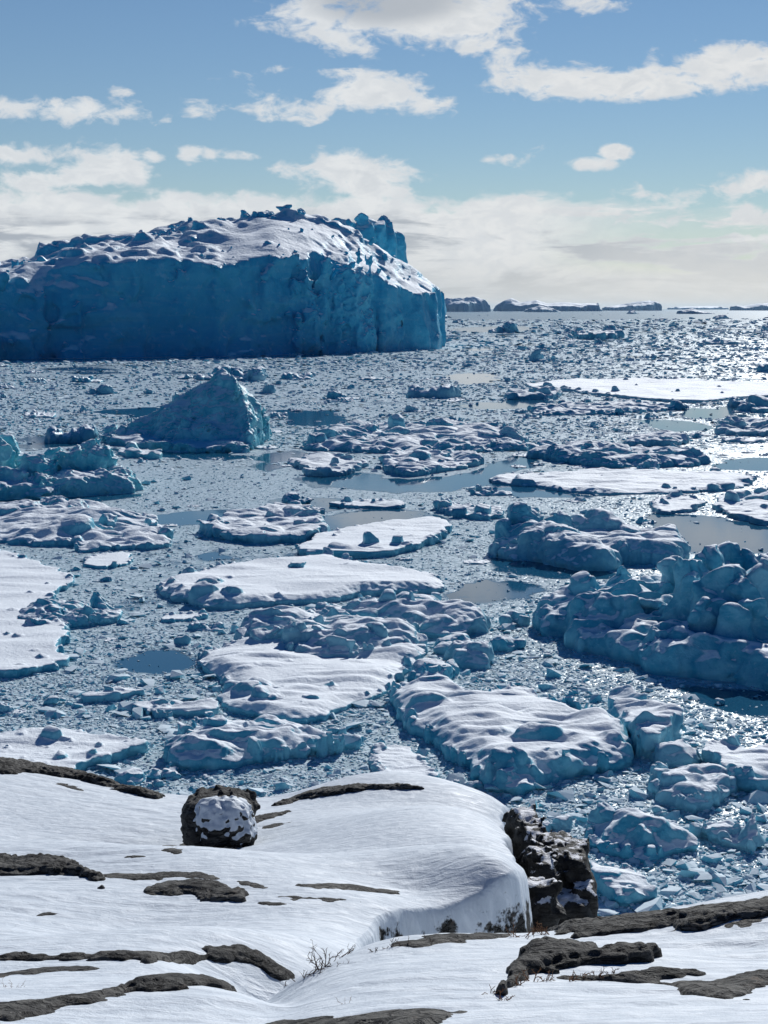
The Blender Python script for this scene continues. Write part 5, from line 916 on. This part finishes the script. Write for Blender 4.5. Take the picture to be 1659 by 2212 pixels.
shrub('rusty twigs at the left foot of the big blocky rock', [(1062, 2150), (1078, 2148), (1095, 2156)], .06, 5, M_RUST, 4, lean=(-.2, 0), thick=.0035)
shrub('thin brown twigs trailing along the rim left of the sunlit ridge', [(810, 2056), (840, 2048), (870, 2044), (930, 2038)], .06, 6, M_TWIG, 3, lean=(0, 0), thick=.0035)
shrub('pale dry stalks standing in the snow by the left edge', [(10, 2130), (25, 2132), (38, 2130)], .06, 7, M_RUST, 2, lean=(.2, 0), thick=.0012, name='dry_stalk')
shrub('lone dry stalk in the snow near the bottom, above the flat rock shelf', [(756, 2168)], .06, 8, M_RUST, 2, lean=(0, 0), thick=.0012, name='dry_stalk')
shrub('dry stalks on the longest rock band at its moss', [(500, 2056), (530, 2062), (560, 2074)], .05, 9, M_RUST, 3, lean=(0, 0), thick=.0015, name='dry_stalk')
# ------------------------------------------------------------------ sun and sky
HAZE = .9e-5
SUN_AZ, SUN_EL = R(18), R(29)
sd = bpy.data.lights.new('sun', 'SUN'); sd.energy = 4.7; sd.angle = R(.53); sd.color = (1.0, .99, .96)
so = bpy.data.objects.new('sun', sd); COL.objects.link(so)
so.rotation_euler = Vector((-math.sin(SUN_AZ) * math.cos(SUN_EL), -math.cos(SUN_AZ) * math.cos(SUN_EL), -math.sin(SUN_EL))).to_track_quat('-Z', 'Y').to_euler()
so.location = (200, 500, 300)
W = bpy.data.worlds.new('World'); SC.world = W; W.use_nodes = True
nt = NT(W.node_tree); out = nt.n('ShaderNodeOutputWorld'); bg = nt.n('ShaderNodeBackground'); nt.set(out.inputs[0], bg.outputs[0])
sky = nt.n('ShaderNodeTexSky', sky_type='NISHITA', sun_disc=False, sun_elevation=SUN_EL, sun_rotation=SUN_AZ, altitude=0, air_density=1.0, dust_density=.0, ozone_density=3.0)
d = nt.n('ShaderNodeTexCoord').outputs['Generated']; sx = nt.n('ShaderNodeSeparateXYZ', {0: d})
hz = nt.n('ShaderNodeHueSaturation', {'Saturation': 1.08, 'Value': 1.0, 'Color': sky.outputs[0]}).outputs[0]
fw = nt.m('MAXIMUM', sx.outputs[1], .02)
u = nt.m('DIVIDE', sx.outputs[0], fw); v = nt.m('DIVIDE', sx.outputs[2], fw)
uv = nt.n('ShaderNodeCombineXYZ', {0: u, 1: nt.m('MULTIPLY', v, 1.9)}).outputs[0]
nA = nt.noise(uv, 16, 8, .56, .25, dim='2D'); nB = nt.noise(uv, 55, 6, .6, .3, dim='2D'); nC = nt.noise(uv, 6, 5, .55, dim='2D')
def duv(x, y):
    a, dy, dz = ray(x, y); return float(a / dy), float(dz / dy)
CL = [(900, 10, 300, 85, 1.15), (760, -20, 150, 70, 1.1), (1060, 5, 170, 60, .9), (1000, 70, 110, 50, .7), (1240, 0, 90, 30, .5),
      (1110, 150, 75, 50, 1.0), (1190, 180, 130, 36, 1.1), (1320, 185, 140, 30, 1.1), (1440, 180, 130, 32, 1.1), (1410, 140, 22, 36, .8), (1545, 135, 75, 45, 1.0), (1640, 125, 90, 45, 1.1), (1650, 180, 90, 24, .9), (1250, 190, 100, 24, .6),
      (60, 242, 120, 28, 1.05), (190, 245, 130, 30, 1.0), (20, 232, 60, 22, .9),
      (470, 228, 70, 26, .75), (560, 220, 100, 36, 1.1), (660, 240, 75, 20, .8), (760, 205, 80, 34, .9), (850, 205, 90, 44, 1.1), (930, 225, 60, 24, .9), (720, 165, 190, 14, .4),
      (55, 335, 95, 36, 1.15), (190, 355, 105, 50, 1.2), (270, 375, 70, 30, .9), (90, 385, 160, 34, 1.0), (415, 330, 36, 20, .95), (465, 335, 60, 15, .8), (530, 338, 40, 12, .5), (330, 340, 25, 10, .6), (265, 200, 24, 9, .4),
      (1270, 354, 66, 15, 1.1), (1328, 330, 34, 16, 1.0), (1050, 350, 30, 12, .6), (1110, 352, 55, 16, .5), (1180, 335, 50, 14, .3),
      (640, 385, 80, 40, .8), (730, 375, 70, 45, 1.0), (820, 395, 150, 50, 1.1), (1590, 400, 120, 30, .9), (1480, 412, 190, 28, .8), (1640, 395, 80, 24, .9),
      (1480, 440, 90, 20, .6), (1640, 465, 60, 24, .7), (1390, 475, 70, 12, .5), (1640, 520, 90, 12, .6)]
M = -2.0
for x, y, rx, ry, k in CL:
    a, c = duv(x, y); ru, rv = rx * K * 1.12, ry * K * 1.12
    e = nt.m('ADD', nt.m('POWER', nt.m('DIVIDE', nt.m('SUBTRACT', u, a), ru), 2.0), nt.m('POWER', nt.m('DIVIDE', nt.m('SUBTRACT', v, c), rv), 2.0))
    e = nt.m('MULTIPLY_ADD', e, -k, k)
    M = e if isinstance(M, float) else nt.m('MAXIMUM', M, e)
n_ = nt.m('ADD', nt.m('MULTIPLY_ADD', nA, 4.2, -2.1), nt.m('MULTIPLY_ADD', nB, 2.6, -1.3))
M = nt.m('MAXIMUM', M, -1.6)
cum = nt.m('ADD', M, n_)
# the long bank of cloud that sits on the horizon: its upper edge dips to the right
edge_y = nt.m('ADD', duv(0, 402)[1], nt.m('MULTIPLY', nt.ss(u, .06, .24), -.008))
bk = nt.m('DIVIDE', nt.m('SUBTRACT', edge_y, v), .013)
bank = nt.m('ADD', nt.m('MINIMUM', bk, 2.2), nt.m('ADD', nt.m('MULTIPLY_ADD', nA, 3.2, -1.6), nt.m('MULTIPLY_ADD', nB, 1.6, -.8)))
uvs = nt.n('ShaderNodeCombineXYZ', {0: u, 1: nt.m('MULTIPLY', v, 5.5)}).outputs[0]
nG = nt.noise(uvs, 9, 7, .60, .5, dim='2D'); nH = nt.noise(uvs, 30, 5, .6, .4, dim='2D')
st = nt.m('ADD', nt.m('MULTIPLY_ADD', nG, .75, .0), nt.m('MULTIPLY', nH, .25))
gaps = nt.m('MULTIPLY', nt.ss(u, .08, .2), nt.m('MULTIPLY', nt.ss(v, .018, .035), nt.ss(st, .53, .44)))     # blue showing through on the right
al = nt.m('MAXIMUM', nt.ss(cum, .0, 1.1, 0, .97), nt.m('MULTIPLY', nt.ss(bank, .0, .9, 0, .98), nt.m('SUBTRACT', 1.0, nt.m('MULTIPLY', gaps, .8))))
body = nt.m('MULTIPLY', nt.ss(nt.m('MULTIPLY_ADD', nA, .03, v), .083, .066), nt.m('SUBTRACT', 1.0, nt.ss(u, .08, .22, 0, .45)))     # the bank's grey underside, left and centre
deep_ = nt.m('ADD', nt.m('MULTIPLY', nt.ss(cum, 1.4, 3.4), .45), nt.m('MULTIPLY', body, nt.ss(st, .42, .58)), clamp=True)
a0, c0 = duv(840, -10); core = nt.m('ADD', nt.m('POWER', nt.m('DIVIDE', nt.m('SUBTRACT', u, a0), .045), 2.0), nt.m('POWER', nt.m('DIVIDE', nt.m('SUBTRACT', v, c0), .016), 2.0))
deep_ = nt.m('MAXIMUM', deep_, nt.m('MULTIPLY', nt.ss(core, 2.2, .3), .9))
CS = 13.5
warm = nt.ss(u, -.15, .25)
white = nt.mix(warm, C(.95, .98, 1.0), C(.97, .98, .98)); grey = nt.mix(warm, C(.50, .55, .62), C(.58, .62, .66))
white = nt.mix(nt.ss(nB, .35, .65, .0, .35), white, C(.66, .72, .79))
cc = nt.mix(deep_, white, grey)
low = nt.m('MULTIPLY', nt.ss(v, .045, .005), nt.m('MULTIPLY_ADD', st, .8, .4), clamp=True)
cc = nt.mix(low, cc, nt.mix(warm, C(.60, .64, .68), C(.88, .88, .85)))
sc10 = nt.n('ShaderNodeVectorMath', {0: cc, 1: (CS, CS, CS)}, operation='MULTIPLY').outputs[0]
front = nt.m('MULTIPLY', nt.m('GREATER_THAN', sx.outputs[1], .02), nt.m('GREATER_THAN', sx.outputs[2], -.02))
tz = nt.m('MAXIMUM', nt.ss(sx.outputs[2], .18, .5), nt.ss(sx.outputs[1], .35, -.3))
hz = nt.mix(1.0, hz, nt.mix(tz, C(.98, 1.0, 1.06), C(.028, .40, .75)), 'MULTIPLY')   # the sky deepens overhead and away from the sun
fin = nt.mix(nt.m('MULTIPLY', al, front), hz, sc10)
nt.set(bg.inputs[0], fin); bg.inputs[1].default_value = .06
W.cycles.sampling_method = 'MANUAL'; W.cycles.sample_map_resolution = 512

# ------------------------------------------------------------------ a trace of sea haze that softens the horizon
hm = bpy.data.materials.new('sea haze'); hm.use_nodes = True; ht = NT(hm.node_tree); ho = ht.n('ShaderNodeOutputMaterial')
pv = ht.n('ShaderNodeVolumePrincipled', {'Color': C(.50, .76, 1.0), 'Density': HAZE, 'Anisotropy': .3}); ht.set(ho.inputs['Volume'], pv.outputs[0])
hv = np.array([(x, y, z) for z in (-4, 130) for x, y in ((-44000, -44000), (44000, -44000), (44000, 44000), (-44000, 44000))], float)
tag(link('haze', mk_mesh('haze', hv, [(0, 3, 2, 1), (4, 5, 6, 7), (0, 1, 5, 4), (1, 2, 6, 5), (2, 3, 7, 6), (3, 0, 4, 7)], hm, smooth=False)), 'thin pale sea haze over the far ice', kind='stuff')

# ------------------------------------------------------------------ render settings
SC.view_settings.view_transform = 'Standard'; SC.view_settings.look = 'None'; SC.view_settings.exposure = 0.0; SC.view_settings.gamma = 1.0
SC.cycles.use_denoising = True; SC.cycles.max_bounces = 6; SC.cycles.diffuse_bounces = 3; SC.cycles.glossy_bounces = 3; SC.cycles.transparent_max_bounces = 4
SC.cycles.sample_clamp_indirect = 4.0
